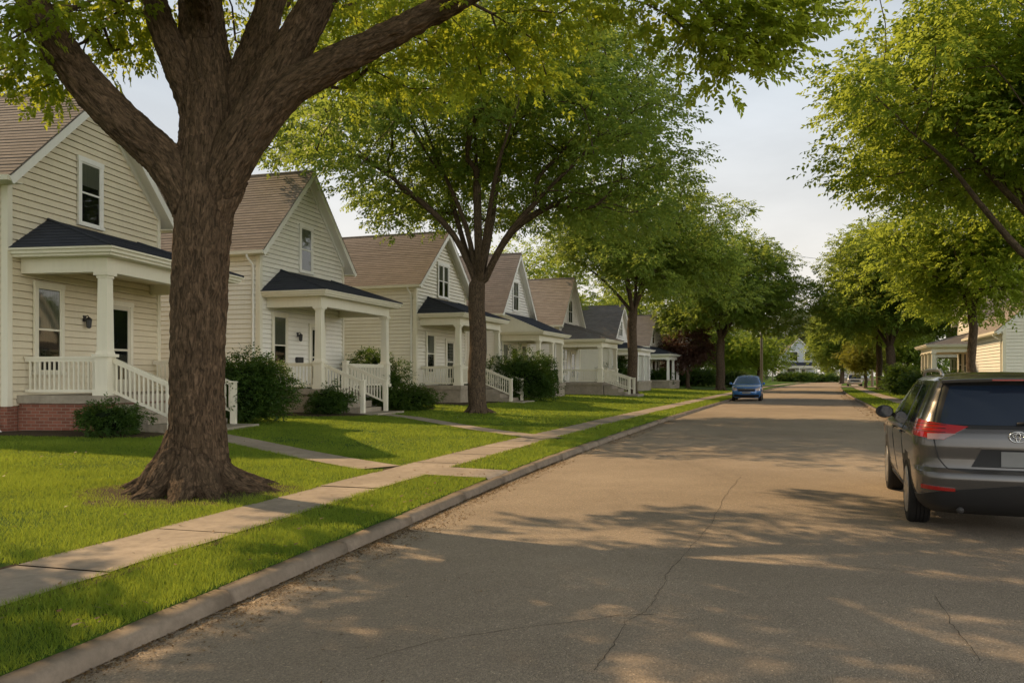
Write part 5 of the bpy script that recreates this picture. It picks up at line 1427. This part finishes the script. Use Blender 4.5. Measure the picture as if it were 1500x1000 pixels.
def blue_car():
    d = 53.; root = place('bright blue compact car parked facing us by the left kerb', 'car', 'parked_car', 15.95, 54.6, 18.5+180)
    # local front is toward the viewer, origin at the rear bumper
    root.location = (16.25, 56.1, .02); root.scale = (1.08, 1.08, 1.06)
    S = Shell([(.20, .2, 3.95, .72, .25, .3), (.30, .08, 4.08, .80, .3, .45), (.45, .0, 4.15, .845, .3, .5), (.60, .0, 4.15, .86, .3, .52), (.75, .03, 4.10, .865, .3, .52), (.86, .05, 3.95, .865, .3, .5), (.94, .07, 3.6, .86, .28, .45), (1.0, .09, 3.30, .845, .28, .42),
               (1.15, .15, 2.98, .79, .26, .4), (1.35, .26, 2.55, .71, .24, .38), (1.47, .40, 2.25, .63, .24, .36), (1.53, .58, 2.0, .53, .22, .3), (1.555, .8, 1.75, .40, .2, .25)])
    b = shade(S.body(48).build('body', M['paint_blue'], root)); cut_arches(b, (.78, 3.30), .31, .36, .86, .55, M['car_trim']); shade(b, 35)
    T, Y_ = S.tfront, S.tside
    mb = MB(); both(lambda sd: S.patch(mb, [(T(.74, 1.03), 1.03), (5, 1.02), (5, 1.47), (T(.56, 1.45), 1.45)], sd, 8, 6, .008, .01)); shade(fixn(mb.build('windscreen', M['screen_glass'], root)))
    mb = MB(); both(lambda sd: S.patch(mb, [(T(.50, .60), .60), (5, .58), (5, .74), (T(.50, .74), .74)], sd, 6, 4, .010, .02)); shade(fixn(mb.build('grille', M['car_trim'], root)))
    mb = MB(); both(lambda sd: S.patch(mb, [(T(.72, .28), .28), (5, .26), (5, .40), (T(.72, .42), .40)], sd, 6, 3, .012, .02)); shade(fixn(mb.build('bumper_intake', M['car_trim'], root)))
    mb = MB(); both(lambda sd: S.patch(mb, [(T(.24, .46), .46), (5, .46), (5, .57), (T(.24, .57), .57)], sd, 3, 2, .014, .02)); shade(fixn(mb.build('licence_plate', M['plate'], root)))
    mb = MB(); both(lambda sd: S.line(mb, [(T(.52, .745), .75), (5, .75)], sd, .012, .012)); mb.build('grille_bar', M['chrome'], root, True)
    for sd in (-1, 1):
        mb = MB(); S.patch(mb, [(3.35, .66), (T(.54, .64), .63), (T(.54, .80), .77), (3.35, .86)], sd, 8, 4, .012, .02); shade(fixn(mb.build('headlight', M['clear_lens'], root)))
        for y0, y1, a0, a1 in ((.55, 1.45, .7, 1.45), (1.53, 2.95, 1.53, 2.25)):
            mb = MB(); S.patch(mb, [(Y_(y0, 1.02), 1.02), (Y_(y1, 1.02), 1.02), (Y_(a1, 1.42), 1.42), (Y_(a0, 1.42), 1.42)], sd, 5, 5, .006, .01); shade(fixn(mb.build('side_window', M['car_glass'], root)))
        mb = MB(); x = sd*.95; mb.tube([(x, 2.86, 1.05), (x, 2.92, 1.05), (x, 2.98, 1.05)], [.07, .085, .05], 10); mb.beam((sd*.80, 2.92, 1.0), (sd*.9, 2.92, 1.03), .04, .04); mb.build('mirror', M['paint_blue'], root, True)
        for y in (.78, 3.30): wheel(root, sd*.75, y, .30, .2, 5)
    mb = MB(); both(lambda sd: S.patch(mb, [(0, 1.05), (S.trear(.66, 1.05), 1.05), (S.trear(.52, 1.42), 1.42), (0, 1.44)], sd, 6, 5, .006, .01)); shade(fixn(mb.build('rear_window', M['car_glass'], root)))
blue_car()

def pickup():
    root = place('silver pickup truck facing us far down the right side of the street', 'truck', 'pickup_truck', 48.6, 116.5, 201); root.scale = (1.05, 1.05, 1.08)
    S = Shell([(.42, .1, 5.1, .80, .1, .2), (.55, .0, 5.2, .90, .1, .22), (.80, .0, 5.2, .93, .1, .22), (.98, .02, 5.16, .93, .1, .22), (1.05, .04, 5.0, .90, .1, .2), (1.08, .1, 4.85, .82, .1, .2)], .03, .02)
    b = shade(S.body(24).build('body', M['paint_silver'], root)); cut_arches(b, (1.0, 4.2), .38, .44, .93, .6, M['car_trim']); shade(b, 35)
    C = Shell([(1.04, 1.75, 3.75, .86, .12, .2), (1.2, 1.78, 3.62, .84, .12, .2), (1.55, 1.86, 3.2, .74, .14, .2), (1.68, 1.95, 3.05, .68, .14, .2), (1.74, 2.1, 2.9, .6, .14, .2)], .03, .01)
    shade(C.body(24).build('cab', M['paint_silver'], root))
    mb = MB(); both(lambda sd: C.patch(mb, [(C.tfront(.76, 1.13), 1.13), (5, 1.13), (5, 1.62), (C.tfront(.64, 1.6), 1.6)], sd, 6, 5, .008, .01)); shade(fixn(mb.build('windscreen', M['car_glass'], root)))
    mb = MB(); both(lambda sd: S.patch(mb, [(S.tfront(.55, .78), .78), (5, .78), (5, .98), (S.tfront(.55, .98), .98)], sd, 5, 3, .012, .02)); shade(fixn(mb.build('grille', M['car_trim'], root)))
    mb = MB(); both(lambda sd: S.patch(mb, [(3.2, .52), (5, .52), (5, .68), (3.2, .68)], sd, 8, 3, .05, .02)); shade(fixn(mb.build('bumper', M['chrome'], root)))
    for sd in (-1, 1):
        mb = MB(); S.patch(mb, [(S.tfront(.86, .78), .78), (S.tfront(.58, .78), .78), (S.tfront(.58, .97), .97), (S.tfront(.86, .97), .97)], sd, 4, 3, .014, .02); shade(fixn(mb.build('headlight', M['clear_lens'], root)))
        mb = MB(); C.patch(mb, [(C.tside(2.0, 1.16), 1.16), (C.tside(3.4, 1.16), 1.16), (C.tside(3.1, 1.58), 1.58), (C.tside(2.1, 1.58), 1.58)], sd, 5, 4, .008, .01); shade(fixn(mb.build('side_window', M['car_glass'], root)))
        mb = MB(); mb.box(sd*.80-.06, sd*.80+.06, .1, 1.7, 1.06, 1.28); mb.build('bed_side', M['paint_silver'], root)
        for y in (1.0, 4.2): wheel(root, sd*.80, y, .37, .22, 5)
pickup()
#CARS_END
# ------------------------------------------------------------------ camera, light, sky
cam = bpy.data.objects.new('camera', bpy.data.cameras.new('camera')); COL.objects.link(cam); scene.camera = cam
cam.location = (0, 0, CH); cam.rotation_euler = (math.pi/2, 0, 0)
cam.data.sensor_width = 36; cam.data.lens = F/1500*36; cam.data.shift_y = (CY-500)/1500; cam.data.clip_end = 5000; cam.data.clip_start = .05

SUN_EL, SUN_DIR = math.radians(40), (-.80, .60)
sun = bpy.data.objects.new('sun', bpy.data.lights.new('sun', 'SUN')); COL.objects.link(sun)
to = Vector((SUN_DIR[0]*math.cos(SUN_EL), SUN_DIR[1]*math.cos(SUN_EL), math.sin(SUN_EL)))
sun.rotation_euler = (-to).to_track_quat('-Z', 'Y').to_euler()
sun.data.energy = 5.0; sun.data.angle = math.radians(.5); sun.data.color = (1, .71, .41)

EAST_FILL = 3.3
w = bpy.data.worlds.new('World'); scene.world = w; w.use_nodes = True; nt = w.node_tree; nt.nodes.clear()
out = nt.nodes.new('ShaderNodeOutputWorld'); bg = nt.nodes.new('ShaderNodeBackground'); bg.inputs['Strength'].default_value = .05
sky = nt.nodes.new('ShaderNodeTexSky'); sky.sky_type = 'NISHITA'; sky.sun_disc = False; sky.sun_elevation = SUN_EL
sky.sun_rotation = math.atan2(SUN_DIR[0], SUN_DIR[1]); sky.altitude = 100; sky.air_density = 1.0; sky.dust_density = .8; sky.ozone_density = 1.0
tc = nt.nodes.new('ShaderNodeTexCoord'); mp = nt.nodes.new('ShaderNodeMapping'); mp.inputs['Scale'].default_value = (1, 1, 3.2); nt.links.new(tc.outputs['Generated'], mp.inputs['Vector'])
no = nt.nodes.new('ShaderNodeTexNoise'); no.inputs['Scale'].default_value = 2.1; no.inputs['Detail'].default_value = 7; no.inputs['Roughness'].default_value = .55; nt.links.new(mp.outputs[0], no.inputs['Vector'])
rp = nt.nodes.new('ShaderNodeValToRGB'); rp.color_ramp.elements[0].position = .38; rp.color_ramp.elements[0].color = (.75, .75, .75, 1); rp.color_ramp.elements[1].position = .68; rp.color_ramp.elements[1].color = (.95, .95, .95, 1)
nt.links.new(no.outputs['Fac'], rp.inputs['Fac'])
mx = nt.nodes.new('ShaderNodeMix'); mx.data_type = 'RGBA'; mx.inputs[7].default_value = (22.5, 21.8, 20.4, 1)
sz = nt.nodes.new('ShaderNodeSeparateXYZ'); nt.links.new(tc.outputs['Generated'], sz.inputs[0])
el = nt.nodes.new('ShaderNodeValToRGB')
el.color_ramp.elements.new(.5); el.color_ramp.elements.new(.7)
for k_, (p_, c_) in enumerate(((.0, 1.2), (.38, .85), (.52, .22), (1., .10))): el.color_ramp.elements[k_].position = p_; el.color_ramp.elements[k_].color = (c_, c_, c_, 1)
nt.links.new(sz.outputs[2], el.inputs['Fac'])
ml = nt.nodes.new('ShaderNodeMath'); ml.operation = 'MULTIPLY'; ml.use_clamp = True; nt.links.new(rp.outputs['Color'], ml.inputs[0]); nt.links.new(el.outputs['Color'], ml.inputs[1])
hz = nt.nodes.new('ShaderNodeValToRGB')
for e_, (p_, c_) in zip([hz.color_ramp.elements[0], hz.color_ramp.elements[1]], ((.02, (1., .915, .79)), (.33, (.86, .93, 1.)))): e_.position = p_; e_.color = (*c_, 1)
nt.links.new(sz.outputs[2], hz.inputs['Fac'])
vm = nt.nodes.new('ShaderNodeVectorMath'); vm.operation = 'SCALE'; vm.inputs['Scale'].default_value = 20.5; nt.links.new(hz.outputs['Color'], vm.inputs[0]); 
# sky raised opposite the sun, out of view, as added fill for house fronts; overhead the sky is a deeper blue
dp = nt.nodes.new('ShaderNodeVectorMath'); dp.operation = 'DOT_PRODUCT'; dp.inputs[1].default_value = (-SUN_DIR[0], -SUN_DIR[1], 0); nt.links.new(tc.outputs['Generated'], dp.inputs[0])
bk = nt.nodes.new('ShaderNodeMapRange'); bk.inputs['From Min'].default_value = -.1; bk.inputs['From Max'].default_value = .9; bk.inputs['To Min'].default_value = 1.; bk.inputs['To Max'].default_value = EAST_FILL; nt.links.new(dp.outputs['Value'], bk.inputs['Value'])
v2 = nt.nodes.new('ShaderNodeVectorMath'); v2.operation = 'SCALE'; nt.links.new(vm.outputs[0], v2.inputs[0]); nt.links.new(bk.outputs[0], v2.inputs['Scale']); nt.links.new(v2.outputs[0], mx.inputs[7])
v3 = nt.nodes.new('ShaderNodeVectorMath'); v3.operation = 'SCALE'; v3.inputs['Scale'].default_value = .38
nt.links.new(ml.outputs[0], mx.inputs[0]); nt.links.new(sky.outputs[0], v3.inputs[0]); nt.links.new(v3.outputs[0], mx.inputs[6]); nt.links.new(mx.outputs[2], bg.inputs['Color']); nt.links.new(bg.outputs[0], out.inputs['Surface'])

scene.view_settings.view_transform = 'Standard'; scene.view_settings.look = 'None'; scene.view_settings.exposure = 0; scene.view_settings.gamma = 1
scene.render.engine = 'CYCLES'; scene.cycles.max_bounces = 8; scene.cycles.transparent_max_bounces = 8; scene.cycles.use_denoising = True
scene.cycles.diffuse_bounces = 4; scene.cycles.glossy_bounces = 3; scene.cycles.transmission_bounces = 3
